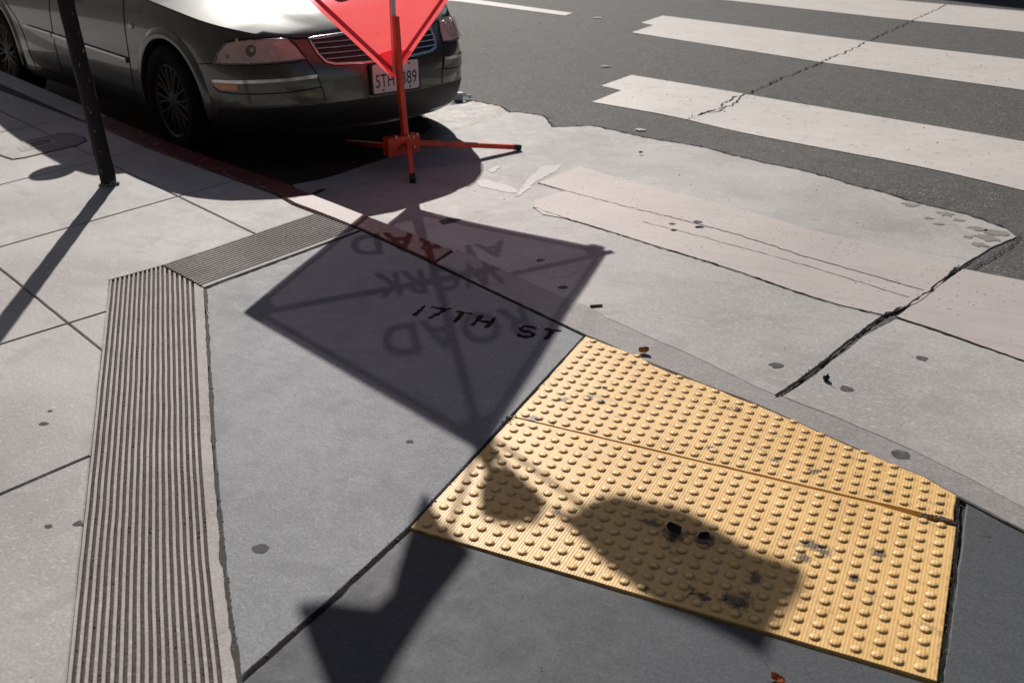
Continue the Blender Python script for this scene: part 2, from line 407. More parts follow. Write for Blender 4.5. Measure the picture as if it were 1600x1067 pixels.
asph_edge = [(1573, 359), (1545, 349), (1510, 337), (1437, 320), (1375, 301), (1335, 292), (1302, 281), (1262, 270), (1195, 256), (1094, 230), (992, 213), (925, 198), (863, 200), (852, 183), (812, 177), (797, 177)]
bound = [(740, 195), (700, 210), (620, 242), (540, 270), (500, 282), (455, 290)]
apr = G(joint+asph_edge+bound, True)+ko[:3]+ko[3:]+G([(945, 498), (1044, 542), (1118, 576)])
def wf(x, y): return 1
slab('gutter_apron', apr, MC_apron, top=.005, th=.04, bev=.003, street=True, wob=.006, freq=12, seg=.03, gap=.002)
slab('gutter_apron_side', G([(1220, 622), (1262, 594), (1312, 556), (1352, 524), (1400, 499), (1460, 518), (1600, 567), (1800, 640), (1800, 830), (1600, 797), (1520, 754), (1420, 704), (1300, 652)]), MC_apron, top=.005, th=.04, bev=.003, wob=.004, gap=.002)
slab('gutter_apron_far', [gp(1806, 643), gp(1806, 826), (9, -3.2), (9, -1)], MC_apron, top=.006, th=.04, wob=.003)

for i_, (px_, py_, rr_) in enumerate([(1478, 336, .04), (1497, 346, .024), (1466, 352, .02), (1528, 360, .04), (1512, 372, .02), (1545, 374, .05), (1530, 384, .035), (1450, 343, .02), (1422, 322, .03), (1560, 366, .05)]):
    c_ = gp(px_, py_); slab('asphalt_crumb', [(c_[0]+rr_*math.cos(a)*(1+.9*nz(math.cos(a)*2, math.sin(a)*2, i_*3.3)), c_[1]+rr_*.8*math.sin(a)*(1+.9*nz(math.cos(a)*2, math.sin(a)*2, i_*1.7))) for a in [k_*math.pi/9 for k_ in range(18)]], MC_gut, top=.0068, th=.002, bev=.0006, wob=.012, freq=25, seg=.012)
# crosswalk and lane paint
def mark(pts, mat=M_stripe, street=True, top=.0035, wob=.003, **k):
    return slab('road_marking', G(pts, street), mat, top=top, th=.004, bev=.001, street=street, wob=wob, freq=20, seg=.03, **k)
k4 = lambda L: [(700+x/1.7778, y/1.7778) for x, y in L]
mark(k4([(425, 240), (510, 210), (1100, 310), (1700, 413), (1900, 450), (1900, 600), (1600, 531), (1100, 424), (670, 335), (400, 285), (481, 253)]))
mark(k4([(536, 65), (596, 45), (1200, 121), (1640, 171), (1900, 203), (1900, 300), (1600, 252), (1040, 175), (510, 92), (570, 72)]))
mark(k4([(640, -18), (1000, -20), (1900, 60), (1900, 130), (1600, 91), (1200, 50), (750, 0)]))
mark(k4([(300, -60), (900, -90), (1900, -20), (1900, 10), (1400, -20), (900, -60)]))
mark(k4([(-200, -22), (65, -1), (347, 38), (325, 45), (38, 7), (-220, -16)]))
mark([(1504, 422), (1600, 441), (1760, 474), (1800, 625), (1600, 566), (1460, 516), (1400, 497)], M_stripe2, top=.0065)
slab('road_marking', G(k4([(250, 512), (300, 492), (365, 465), (480, 500), (1000, 642), (1420, 740), (1385, 775), (1345, 815), (1300, 848), (1210, 880), (1100, 855), (1000, 826), (800, 757), (600, 695), (330, 612), (262, 600), (236, 580), (238, 560), (322, 535)]), True), M_stripe2, top=.0085, th=.004, bev=.0012, street=True, wob=.005, freq=18, seg=.03)
# cracks and joints
def crack(name, pts, wd=.006, street=True, z=.006, **k): return ribbon(name, G(pts, street), wd, M_crack, z=z, street=street, **k)
crack('crack', k4([(1397, 10), (1310, 50), (1180, 110), (1110, 145), (1060, 165), (1000, 190), (870, 245), (820, 265), (780, 280), (755, 300), (720, 312), (668, 335)]), .009, jit=.03, freq=11, wvar=1.0)
crack('crack', k4([(820, 266), (800, 285), (745, 312), (700, 322)]), .009, jit=.03, freq=12)
crack('crack', [(1594, 369), (1560, 400), (1520, 420), (1488, 440)], .005, jit=.02, freq=14)
crack('joint', joint[:8], .0065, z=.0062, jit=.004, wvar=.9)
crack('joint', [(1400, 498), (1460, 518), (1530, 543), (1600, 567), (1700, 603)], .008, z=.0075, jit=.006, wvar=.9)
crack('crack', [(1212, 621), (1180, 634)], .004, False, z=.003, jit=.01)
crack('crack', asph_edge, .012, z=.0065, jit=.012, wvar=1.0, freq=14)
crack('crack', [(797, 177), (784, 168), (750, 160), (728, 157), (700, 149)], .014, z=.0055, jit=.012, wvar=1.0)
crack('crack', k4([(250, 512), (480, 575), (740, 640), (980, 715), (1320, 812)]), .0045, z=.0098, jit=.008)
crack('crack', k4([(540, 622), (800, 690), (1000, 745), (1280, 832)]), .003, z=.0098, jit=.008)
crack('crack', k4([(236, 580), (330, 612), (600, 696), (800, 758), (1000, 827), (1100, 856), (1210, 881)]), .0045, z=.0092, jit=.006, wvar=1.2)
crack('crack', k4([(1210, 879), (1280, 850), (1330, 818), (1375, 780), (1410, 748)]), .006, z=.0098, jit=.012, wvar=1, freq=14)
# loose debris packed beside the grooved border
M_chip = simple('grit', (.16, .13, .10), .9, var=.6, vs=60)

# grooved border --------------------------------------------------------------
def grooved(name, P, nr, s_list, mat, margin=.06):
    prof = []
    prof.append((0, 0)); prof.append((margin*.3, 0))
    w0 = (1-margin*1.3)/nr
    for k in range(nr):
        a = margin*.3+k*w0
        prof += [(a+.01*w0, 0), (a+.06*w0, -.0085), (a+.46*w0, -.0095), (a+.54*w0, -.001), (a+.60*w0, .0), (a+.97*w0, 0)]
    prof.append((1, 0)); prof.append((1.0001, -.03))
    prof = [(0-.0001, -.03)]+prof
    vs = []; fs = []; m = len(prof)
    for i, s in enumerate(s_list):
        for t, z in prof:
            x, y = P(min(1, max(0, t)), s)
            wz = .0012*nz(x*5, y*5, 3)
            vs.append((x+.001*nz(x*9, y*9, 1), y+.001*nz(x*9, y*9, 2), z+(wz*.3 if z > -.02 else 0)+.0008))
    for i in range(len(s_list)-1):
        for j in range(m-1):
            fs.append((i*m+j, i*m+j+1, (i+1)*m+j+1, (i+1)*m+j))
    o = mobj(name, vs, fs, mat); o['kind'] = 'structure'; return o
def groove_mat():
    m = MC_groove; t = m.node_tree; n = N(t); b = t.nodes['Principled BSDF']
    old = b.inputs['Base Color'].links[0].from_socket
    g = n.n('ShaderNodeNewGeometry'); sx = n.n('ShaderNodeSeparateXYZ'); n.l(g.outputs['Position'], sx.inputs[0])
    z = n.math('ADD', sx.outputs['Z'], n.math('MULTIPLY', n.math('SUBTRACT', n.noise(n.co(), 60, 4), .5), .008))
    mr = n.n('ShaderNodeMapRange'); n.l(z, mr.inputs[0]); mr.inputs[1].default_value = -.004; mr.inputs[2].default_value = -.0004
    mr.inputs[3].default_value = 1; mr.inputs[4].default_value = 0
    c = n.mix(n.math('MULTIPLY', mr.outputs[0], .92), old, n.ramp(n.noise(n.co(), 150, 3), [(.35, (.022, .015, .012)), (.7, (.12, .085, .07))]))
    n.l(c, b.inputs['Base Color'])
groove_mat()
Lt, Lb, Rt, Rb = gp(172, 438), gp(105, 1067), gp(318, 450), gp(372, 1065)
Lb = gb
Rb2 = (Rt[0]+(Rb[0]-Rt[0])*1.28, Rt[1]+(Rb[1]-Rt[1])*1.28)
rk = [gp(318, 450), gp(331, 700), gp(347, 880), gp(372, 1065), Rb2]
def rightline(s):
    L = [0]
    for a, b in zip(rk, rk[1:]): L.append(L[-1]+math.dist(a, b))
    d = s*L[-1]
    for i in range(len(rk)-1):
        if d <= L[i+1]+1e-9:
            k = (d-L[i])/(L[i+1]-L[i]); return (lerp(rk[i][0], rk[i+1][0], k), lerp(rk[i][1], rk[i+1][1], k))
    return rk[-1]
def PV(t, s):
    a = (lerp(Lt[0], Lb[0], s), lerp(Lt[1], Lb[1], s)); b = rightline(s)
    x, y = lerp(a[0], b[0], t), lerp(a[1], b[1], t)
    # pointed top at (255,415)
    q = gp(255, 415); tq = .60
    base = (lerp(Lt[0], Rt[0], tq), lerp(Lt[1], Rt[1], tq)); dv = (q[0]-base[0], q[1]-base[1])
    k = (t/tq if t < tq else (1-t)/(1-tq))*max(0, 1-s/.35)
    return (x+dv[0]*k, y+dv[1]*k)
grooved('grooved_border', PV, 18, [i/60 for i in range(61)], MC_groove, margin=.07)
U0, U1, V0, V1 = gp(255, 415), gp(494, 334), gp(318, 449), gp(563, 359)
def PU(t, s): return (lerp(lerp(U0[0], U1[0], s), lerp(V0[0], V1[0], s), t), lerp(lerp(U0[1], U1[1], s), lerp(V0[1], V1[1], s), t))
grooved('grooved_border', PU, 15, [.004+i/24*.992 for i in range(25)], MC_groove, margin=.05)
ribbon('joint', [gp(321, 452), gp(334, 700), gp(349, 880), gp(374, 1065), (rk[-1][0]+.008, rk[-1][1])], .010, M_dirt, z=.0013, jit=.002, wvar=.8, freq=14)
ribbon('joint', [gp(256, 416), gp(317, 449)], .007, M_crack, z=.0022, jit=.002)
ribbon('joint', [gp(319, 452), gp(440, 407), gp(564, 361)], .007, M_crack, z=.0022, jit=.002)
ribbon('joint', [gp(431, 305), gp(460, 319), gp(520, 343), gp(565, 360), gp(652, 400), gp(740, 442), gp(915, 525)], .008, M_crack, z=.0035, jit=.002, wvar=.5)
ribbon('joint', [gp(177, 208), gp(228, 231), gp(320, 265), gp(431, 305)], .006, M_crack, z=.0035, jit=.002, wvar=.5)
ribbon('joint', [gp(640, 826), gp(520, 937), gp(374, 1065)], .012, M_crack, z=.0012, jit=.003, wvar=.4)
ribbon('joint', [gp(915, 527), gp(893, 549), gp(800, 650), gp(720, 740), gp(640, 825)], .010, M_crack, z=.0012, jit=.003, wvar=.4)
ribbon('joint', [gp(1497, 778), gp(1491, 900), gp(1468, 1065)], .007, M_crack, z=.0012, jit=.002, wvar=.5)
ribbon('joint', [gp(1497, 779), gp(1600, 832)], .005, M_crack, z=.0025, jit=.002, wvar=.6)

# tactile panels ----------------------------------------------------------------
def tactile_mat(name, dotted, org=(0, 0), ang=0.0, scuffs=()):
    m, t, b = M_(name); n = N(t); co = n.co()
    base = (.60, .36, .13)
    c = n.mix(n.ramp(n.noise(co, 3, 5, .6), [(.35, 0), (.7, 1)]), (.66, .405, .145), (.80, .525, .215))
    c = n.mix(n.ramp(n.noise(co, 26, 7, .75), [(.45, 0), (.7, .6)]), c, (.60, .35, .13))
    sm = n.ramp(n.noise(n.co((1, 2.2, 1), .5), 8, 7, .78, .6), [(.575, 0), (.68, .7)])
    c = n.mix(sm, c, (.17, .12, .09))
    bl = n.math('MULTIPLY', n.ramp(n.noise(n.co((1, 1, 1), 2.), 14, 5, .7), [(.60, 0), (.64, 1)]), n.ramp(n.noise(co, 2.4, 2), [(.52, 0), (.58, .9)]))
    c = n.mix(bl, c, (.035, .03, .03))
    sp_ = n.n('ShaderNodeVectorMath', operation='SUBTRACT'); n.l(co, sp_.inputs[0]); sp_.inputs[1].default_value = (org[0], org[1], 0)
    rt = n.n('ShaderNodeVectorRotate'); rt.rotation_type = 'Z_AXIS'; n.l(sp_.outputs[0], rt.inputs['Vector']); rt.inputs['Angle'].default_value = -ang
    sq = n.n('ShaderNodeSeparateXYZ'); n.l(rt.outputs[0], sq.inputs[0])
    def cell_(o_):
        a_ = n.math('SUBTRACT', n.math('FRACT', n.math('ADD', n.math('DIVIDE', o_, S), 20.5)), .5); return n.math('MULTIPLY', a_, a_)
    rr_ = n.math('SQRT', n.math('ADD', cell_(sq.outputs['X']), cell_(sq.outputs['Y'])))
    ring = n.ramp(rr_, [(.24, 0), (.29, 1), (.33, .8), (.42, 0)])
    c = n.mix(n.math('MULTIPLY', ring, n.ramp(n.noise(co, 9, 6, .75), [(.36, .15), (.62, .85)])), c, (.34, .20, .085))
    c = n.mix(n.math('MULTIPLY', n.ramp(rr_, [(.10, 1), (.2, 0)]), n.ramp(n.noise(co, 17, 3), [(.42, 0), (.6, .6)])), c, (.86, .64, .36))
    for (sx0, sy0, sr) in scuffs:
        dn = n.n('ShaderNodeVectorMath', operation='DISTANCE'); n.l(co, dn.inputs[0]); dn.inputs[1].default_value = (sx0, sy0, .002)
        dd = n.math('ADD', n.math('DIVIDE', dn.outputs['Value'], sr), n.math('MULTIPLY', n.math('SUBTRACT', n.noise(n.co((1, 1, 1), sx0), 45, 6, .8), .5), 2.6))
        c = n.mix(n.ramp(dd, [(.35, .85), (.8, 0)]), c, (.055, .045, .045))
    # moulded ribs
    sx = n.n('ShaderNodeSeparateXYZ'); n.l(co, sx.inputs[0])
    wx = n.math('SINE', n.math('MULTIPLY', sx.outputs['X'], 2*math.pi/.0078))
    h = wx
    if dotted:
        wy = n.math('SINE', n.math('MULTIPLY', sx.outputs['Y'], 2*math.pi/.0078)); h = n.math('MULTIPLY', n.math('ADD', wx, .4), n.math('ADD', n.math('MULTIPLY', wy, .5), .9))
    g = n.ramp(h, [(0, .62), (.75, 1)])
    n.l(c, b.inputs['Base Color']); b.inputs['Roughness'].default_value = .46
    b.inputs['Specular IOR Level'].default_value = .22
    bp = n.bump(h, .22, .0010); bp = n.bump(n.noise(co, 120, 4), .25, .0015, bp); n.l(bp, b.inputs['Normal'])
    return m
S = .0424
def dome(bm, x, y, z, lim=None):
    prof = [(.0128, 0), (.0117, .0022), (.0094, .0039), (.0062, .0047), (.0, .0048)]
    n = 14; prev = None
    for r, h in prof:
        if r == 0: ring = [bm.verts.new((x, y, z+h))]
        else:
            ring = []
            for k in range(n):
                px_, py_ = x+r*math.cos(2*math.pi*k/n), y+r*math.sin(2*math.pi*k/n)
                if lim: py_ = min(py_, lim(px_)-.0008*(1+h*200))
                ring.append(bm.verts.new((px_, py_, z+h)))
        if prev:
            for k in range(n):
                if len(ring) == 1: bm.faces.new((prev[k], prev[(k+1) % n], ring[0]))
                else: bm.faces.new((prev[k], prev[(k+1) % n], ring[(k+1) % n], ring[k]))
        prev = ring
def panel(name, outline, domes, z, mat, label, lim=None, wob=.0008):
    o = slab(name, outline, mat, top=z, th=.02, bev=.002, wob=wob, kind=None, seg=.02, freq=18)
    bm = bmesh.new(); bm.from_mesh(o.data)
    nf = len(bm.faces)
    for x, y in domes: dome(bm, x, y, z-.0003, lim)
    bm.faces.ensure_lookup_table()
    for f in bm.faces[nf:]: f.smooth = True
    bm.to_mesh(o.data); bm.free(); tag(o, label, 'tactile paving'); return o
ylow = .5785
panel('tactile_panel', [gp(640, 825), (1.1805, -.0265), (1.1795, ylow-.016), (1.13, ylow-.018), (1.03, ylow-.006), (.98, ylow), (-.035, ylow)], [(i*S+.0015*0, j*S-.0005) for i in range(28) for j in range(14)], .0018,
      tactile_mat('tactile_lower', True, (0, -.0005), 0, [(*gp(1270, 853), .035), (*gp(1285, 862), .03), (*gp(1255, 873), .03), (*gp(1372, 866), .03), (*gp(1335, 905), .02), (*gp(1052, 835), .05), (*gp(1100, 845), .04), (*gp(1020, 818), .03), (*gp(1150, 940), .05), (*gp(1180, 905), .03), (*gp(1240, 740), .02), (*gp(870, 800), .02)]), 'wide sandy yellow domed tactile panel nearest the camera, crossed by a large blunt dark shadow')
U00, U01, U10 = gp(821.4, 650), gp(927.4, 534.4), gp(1466, 799.6)
ux = ((U10[0]-U00[0])/27, (U10[1]-U00[1])/27); uy = ((U01[0]-U00[0])/13, (U01[1]-U00[1])/13)
cut = G([(915, 526), (958, 543), (1000, 556), (1020, 572), (1060, 588), (1100, 601), (1140, 618), (1180, 633), (1220, 650), (1260, 667), (1300, 686), (1330, 700), (1365, 712), (1400, 729), (1440, 743), (1470, 761), (1494, 775)])
def cutlim(x):
    for a, b in zip(cut, cut[1:]):
        if a[0] <= x <= b[0]: return lerp(a[1], b[1], (x-a[0])/(b[0]-a[0]))
    return cut[0][1] if x < cut[0][0] else cut[-1][1]
dm = []
for i in range(28):
    for j in range(16):
        x, y = U00[0]+ux[0]*i+uy[0]*j, U00[1]+ux[1]*i+uy[1]*j
        if y < cutlim(x)-.001 and x > -.06: dm.append((x, y))
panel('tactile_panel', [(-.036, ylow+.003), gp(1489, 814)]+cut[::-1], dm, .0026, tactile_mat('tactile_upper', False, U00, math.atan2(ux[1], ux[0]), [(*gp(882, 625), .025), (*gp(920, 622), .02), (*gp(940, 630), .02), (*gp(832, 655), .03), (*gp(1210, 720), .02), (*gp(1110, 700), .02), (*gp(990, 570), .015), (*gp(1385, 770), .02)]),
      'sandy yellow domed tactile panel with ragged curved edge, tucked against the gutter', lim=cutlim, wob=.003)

# hand lettered street name in the ramp slab
M_letter = simple('black_tar', (.005, .005, .006), .85, var=.3, spec=.08)
k2 = lambda L: [(620+x/5.714, 460+y/5.714) for x, y in L]
strokes = [[(252, 98), (205, 145), (152, 190)], [(305, 112), (360, 122), (440, 132), (488, 126)], [(440, 134), (370, 172), (286, 214)],
           [(528, 152), (580, 158), (680, 176)], [(590, 160), (550, 210), (515, 250)],
           [(755, 188), (715, 235), (668, 280)], [(878, 206), (840, 255), (795, 298)], [(722, 232), (780, 243), (838, 250)],
           [(1248, 308), (1205, 290), (1140, 285), (1105, 300), (1120, 325), (1180, 335), (1220, 350), (1210, 374), (1150, 380), (1100, 372), (1080, 350)],
           [(1318, 308), (1380, 318), (1470, 328)], [(1390, 322), (1360, 365), (1322, 405)]]
bm = bmesh.new()
for st in strokes:
    p = resample(G(k2(st)), .008, False); n_ = len(p); prev = None
    for i, (x, y) in enumerate(p):
        a, b = p[max(0, i-1)], p[min(n_-1, i+1)]; t = Vector((b[0]-a[0], b[1]-a[1])).normalized()
        ww = (.0085+.0075*nz(x*55, y*55, 2))*(.75 if i in (0, n_-1) else 1)
        c = [bm.verts.new((x-t.y*ww, y+t.x*ww, .0006)), bm.verts.new((x, y, .0012)), bm.verts.new((x+t.y*ww, y-t.x*ww, .0006))]
        if prev:
            for k in (0, 1): bm.faces.new((prev[k], c[k], c[k+1], prev[k+1]))
        prev = c
lt = bobj('street_name_lettering', bm, M_letter, ramp, True)

# gum and stains
spots = [((1213, 573), .022, 0), ((1440, 562), .02, 0), ((845, 399), .02, 0), ((880, 448), .02, 0), ((706, 322), .06, 0), ((1408, 712), .028, 0), ((1538, 832), .022, 0), ((1322, 610), .022, 0),
         ((68, 662), .013, 0), ((78, 642), .008, 0), ((122, 818), .013, 0), ((76, 822), .009, 0), ((408, 857), .02, 0), ((1090, 350), .022, 1), ((1050, 353), .016, 1), ((870, 625), .012, 0), ((945, 607), .009, 0), ((640, 690), .01, 0)]
def blob(name, c, r, mat, z, seed, asp=1.6, ang=0.2, street=False, n=26):
    vs = []
    for k in range(n):
        a = 2*math.pi*k/n; rr = r*(1+.35*nz(math.cos(a)*1.5+seed*7, math.sin(a)*1.5, seed))
        x, y = rr*math.cos(a), rr*math.sin(a)/asp
        vs.append((c[0]+x*math.cos(ang)-y*math.sin(ang), c[1]+x*math.sin(ang)+y*math.cos(ang), z+(H(*c) if street else 0)))
    vs.append((c[0], c[1], z+.0006+(H(*c) if street else 0)))
    return mobj(name, vs, [(k, (k+1) % n, n) for k in range(n)], mat, None, True)
for i, (q, r, _) in enumerate(spots):
    onp = 860 < q[0] < 960 and 600 < q[1] < 640
    z = .0040 if onp else (.0089 if _ else .0056 if q[0] > 700 and q[1] < 640 else .0041 if q[0] == 1408 else .0005)
    tag(blob('gum_spot', gp(*q), r, M_gum, z, i+1, 1.1, street=z == .0056), 'dark flattened gum spot trodden into the ground', 'gum spot', 'dark gum spots on the concrete')
# spilled pale paint by the stripe
for i, pts in enumerate([[(742, 285), (760, 282), (775, 288), (790, 290), (805, 297), (812, 303), (798, 304), (780, 300), (768, 297), (752, 294)],
                         [(762, 268), (775, 261), (782, 262), (770, 272)], [(846, 262), (880, 258), (866, 272), (838, 285), (828, 296), (815, 306), (805, 309), (815, 296), (825, 282), (840, 270)]]):
    slab('spilled_paint', G(pts, True), M_whitemark, top=.007, th=.002, bev=.0006, street=True, wob=.012, freq=22, seg=.015)

# ------------------------------------------------------------------ sign stand
MX, MY = -1.85, 3.03
EH = Vector((.454, .891, 0)); NH = Vector((-.891, .454, 0))     # along the sign, and towards the sun
def SP(e, z, d=0.0): return Vector((MX, MY, 0))+EH*e+NH*d+Vector((0, 0, z))
def fabric_mat():
    m, t, b = M_('sign_fabric'); n = N(t); co = n.co(); out = t.nodes['Material Output']; t.nodes.remove(b)
    c = n.mix(n.ramp(n.noise(co, 5, 5, .6), [(.35, 0), (.7, 1)]), (1.0, .13, .135), (1.0, .155, .155))
    c = n.mix(n.ramp(n.noise(co, 13, 6, .75), [(.62, 0), (.78, .35)]), c, (.55, .04, .05))
    tr = n.n('ShaderNodeBsdfTranslucent'); n.l(c, tr.inputs[0])
    df = n.n('ShaderNodeBsdfDiffuse'); n.l(c, df.inputs[0])
    tp = n.n('ShaderNodeBsdfTransparent'); tp.inputs[0].default_value = (.74, .68, .80, 1)
    m1 = n.n('ShaderNodeMixShader'); m1.inputs[0].default_value = .42; n.l(tr.outputs[0], m1.inputs[1]); n.l(df.outputs[0], m1.inputs[2])
    m2 = n.n('ShaderNodeMixShader'); m2.inputs[0].default_value = .088; n.l(m1.outputs[0], m2.inputs[1]); n.l(tp.outputs[0], m2.inputs[2])
    n.l(m2.outputs[0], out.inputs[0]); return m
M_fab = fabric_mat()
M_blk = simple('black_print', (.01, .008, .008), .6)
def ink():
    m, t, b = M_('border_ink'); n = N(t); out = t.nodes['Material Output']; t.nodes.remove(b)
    tr = n.n('ShaderNodeBsdfTranslucent'); tr.inputs[0].default_value = (.30, .02, .06, 1); df = n.n('ShaderNodeBsdfDiffuse'); df.inputs[0].default_value = (.02, .005, .006, 1)
    mx = n.n('ShaderNodeMixShader'); mx.inputs[0].default_value = .4; n.l(tr.outputs[0], mx.inputs[1]); n.l(df.outputs[0], mx.inputs[2]); n.l(mx.outputs[0], out.inputs[0]); return m
M_ink = ink()
M_orange = simple('orange_enamel', (.82, .06, .02), .42, var=.2, vs=14, bumpv=.0004)
M_steel = simple('zinc_steel', (.5, .5, .5), .35, metal=1)
M_fiber = simple('grey_fibreglass', (.62, .6, .62), .5)
base = Vector((MX, MY, H(MX, MY)))
sign = empty('road_work_sign', base)
tag(sign, 'orange diamond fabric road work sign on a tripod style stand in front of the car', 'road sign')
# fabric: diamond with blunted corners, slight sag
cor = [(-.823, 1.114), (-.038, 2.013), (.844, 1.289), (-.012, .372)]
def blunt(c, d):
    out = []
    n_ = len(c)
    for i in range(n_):
        a, b, e = Vector(c[i-1]), Vector(c[i]), Vector(c[(i+1) % n_])
        out += [tuple(b+(a-b).normalized()*d[i]), tuple(b+(e-b).normalized()*d[i])]
    return out
dia = blunt(cor, [.012, .03, .05, .012])
def sag(e, z):
    return .010*math.sin(3.1*e+1.0)*math.cos(2.6*z)+.004*nz(e*4, z*4, 3)
def flat_poly(name, poly, d, mat, parent, cuts=.06, holes=None, sagk=1, off=base, thick=0):
    bm = bmesh.new()
    f = bm.faces.new([bm.verts.new((e, z, 0)) for e, z in poly]); f.normal_update(); bmesh.ops.triangulate(bm, faces=[f])
    for ax in (0, 1):
        lo = min(p[ax] for p in poly); hi = max(p[ax] for p in poly); k = lo+cuts
        while k < hi:
            no = (1, 0, 0) if ax == 0 else (0, 1, 0); co = (k, 0, 0) if ax == 0 else (0, k, 0)
            bmesh.ops.bisect_plane(bm, geom=bm.verts[:]+bm.edges[:]+bm.faces[:], dist=1e-6, plane_co=co, plane_no=no); k += cuts
    for v in bm.verts:
        e, z = v.co.x, v.co.y; v.co = SP(e, z, d+sagk*sag(e, z))
    return bobj(name, bm, mat, parent, True, None, off)
fab = flat_poly('sign_panel', dia, 0, M_fab, sign)
# black border printed inside the hem, on the traffic side
def edge_strip(inner0, inner1, name, parent):
    bm = bmesh.new(); ctr = Vector((0, 1.19))
    def off_poly(k):
        P_ = blunt(cor, [.01, .03, .05, .01]); 
        if area(P_) < 0: P_ = P_[::-1]
        return inset(P_, k)
    a, b = off_poly(inner0), off_poly(inner1); n_ = len(a)
    for i in range(n_):
        j = (i+1) % n_; K = 14 if math.dist(a[i], a[j]) > .2 else 1; prev = None
        for k in range(K+1):
            pa = [lerp(a[i][q], a[j][q], k/K) for q in (0, 1)]; pb = [lerp(b[i][q], b[j][q], k/K) for q in (0, 1)]
            cur = (bm.verts.new(SP(*pa, .003+sag(*pa))), bm.verts.new(SP(*pb, .003+sag(*pb))))
            if prev: bm.faces.new((prev[0], cur[0], cur[1], prev[1]))
            prev = cur
    return bobj(name, bm, M_ink, parent, False, None, base)
edge_strip(.022, .045, 'border', fab)
def word(txt, e0, z0, width, height, rot, parent):
    cu = D.curves.new('tmp', 'FONT'); cu.body = txt; cu.size = 1; cu.offset = .030; cu.space_character = 1.12; cu.resolution_u = 6
    ob = D.objects.new('tmp', cu); COL.objects.link(ob)
    bpy.context.view_layer.update()
    me = D.meshes.new_from_object(ob.evaluated_get(bpy.context.evaluated_depsgraph_get()))
    D.objects.remove(ob)
    xs = [v.co.x for v in me.vertices]; ys = [v.co.y for v in me.vertices]
    x0, x1, y0, y1 = min(xs), max(xs), min(ys), max(ys)
    for v in me.vertices:
        u = (v.co.x-x0)/(x1-x0)*width; h = (v.co.y-y0)/(y1-y0)*height
        e = e0-(u*math.cos(rot)); z = z0-u*math.sin(rot)+h
        v.co = SP(e, z, .003+sag(e, z))-base
    me.materials.clear()
    return link('lettering', me, M_blk, parent)
word('ROAD', .300, 1.485, .60, .165, rad(10), fab)
word('WORK', .270, 1.190, .57, .160, rad(12), fab)
word('AHEAD', .385, .945, .77, .155, rad(13), fab)
# doubled corner pockets
def pocket(pts): flat_poly('corner_pocket', pts, .0045, M_fab, fab, cuts=.05)
pocket([(-.012, .375), (-.118, .505), (-.075, .522), (-.02, .530), (.04, .526), (.112, .512)])
pocket([(.838, 1.255), (.80, 1.32), (.72, 1.30), (.735, 1.20), (.79, 1.2)])
pocket([(-.818, 1.116), (-.74, 1.205), (-.70, 1.12), (-.73, 1.04)])
pocket([(-.06, 1.985), (-.015, 1.985), (.05, 1.90), (-.03, 1.88), (-.12, 1.89)])
def flatbar(name, a, b, w_, mat, d=-.008, n_=10):
    pts = [SP(lerp(a[0], b[0], k/n_), lerp(a[1], b[1], k/n_), d+.6*sag(lerp(a[0], b[0], k/n_), lerp(a[1], b[1], k/n_))) for k in range(n_+1)]
    return tube(name, pts, w_, mat, sign, square=True, smooth=False, off=base, up=NH)
flatbar('vertical_rib', (-.006, .40), (-.040, 2.06), .0125, M_fiber)
flatbar('horizontal_rib', (-.80, 1.112), (.83, 1.283), .0115, M_fiber, -.030)
# lower mast, hub and legs
HB = SP(.022, .055, -.045)
tube('mast', [HB+Vector((0, 0, -.03)), SP(-.002, .32, -.047), SP(-.024, .705, -.05)], .016, M_orange, sign, square=True, smooth=False, off=base, up=NH)
bm = bmesh.new(); rot = Matrix((EH, NH, Vector((0, 0, 1)))).transposed()
box_bm(bm, SP(-.004, .03, -.066), (.205, .006, .10), rot, .002); box_bm(bm, SP(-.004, .03, -.018), (.205, .006, .10), rot, .002)
hub = bobj('hub_plate', bm, M_orange, sign, False, None, base)
for e, z in ((-.075, .0), (-.03, -.008), (.05, .045), (.055, -.008), (-.06, .06), (.075, .058), (.018, .055), (.02, -.0)):
    p = SP(e, z+.025, -.071); bm = bmesh.new(); tube_bm(bm, [p+NH*.004, p-NH*.006], .0065, 6)
    tube_bm(bm, [p-NH*.006, p-NH*.010], .004, 8); bobj('bolt', bm, M_steel, hub, False, None, base)
feet = {'near': (gp(645, 287, True)), 'right': (gp(810, 236, True)), 'left': gp(540, 228, True), 'back': (-2.20, 3.62)}
starts = {'near': SP(.02, .04, -.07), 'right': SP(.07, .03, -.045), 'left': SP(-.07, .03, -.045), 'back': SP(.0, .03, .0)}
for k, f in feet.items():
    p1 = Vector((f[0], f[1], H(*f)+.022)); p0 = starts[k]; dv = (p1-p0).normalized()
    lg = tube('leg', [p0, lerp(p0, p1, .8), p1-dv*.03], .0135, M_orange, sign, square=True, smooth=False, off=base, up=(0, 0, 1))
    tube('leg_extension', [lerp(p0, p1, .86), p1-dv*.005], .0108, M_orange, lg, square=True, smooth=False, off=base, up=(0, 0, 1))
    tube('rubber_foot', [p1-dv*.035, p1+dv*.012], .0150, M_rubber, lg, square=True, smooth=False, off=base, up=(0, 0, 1))
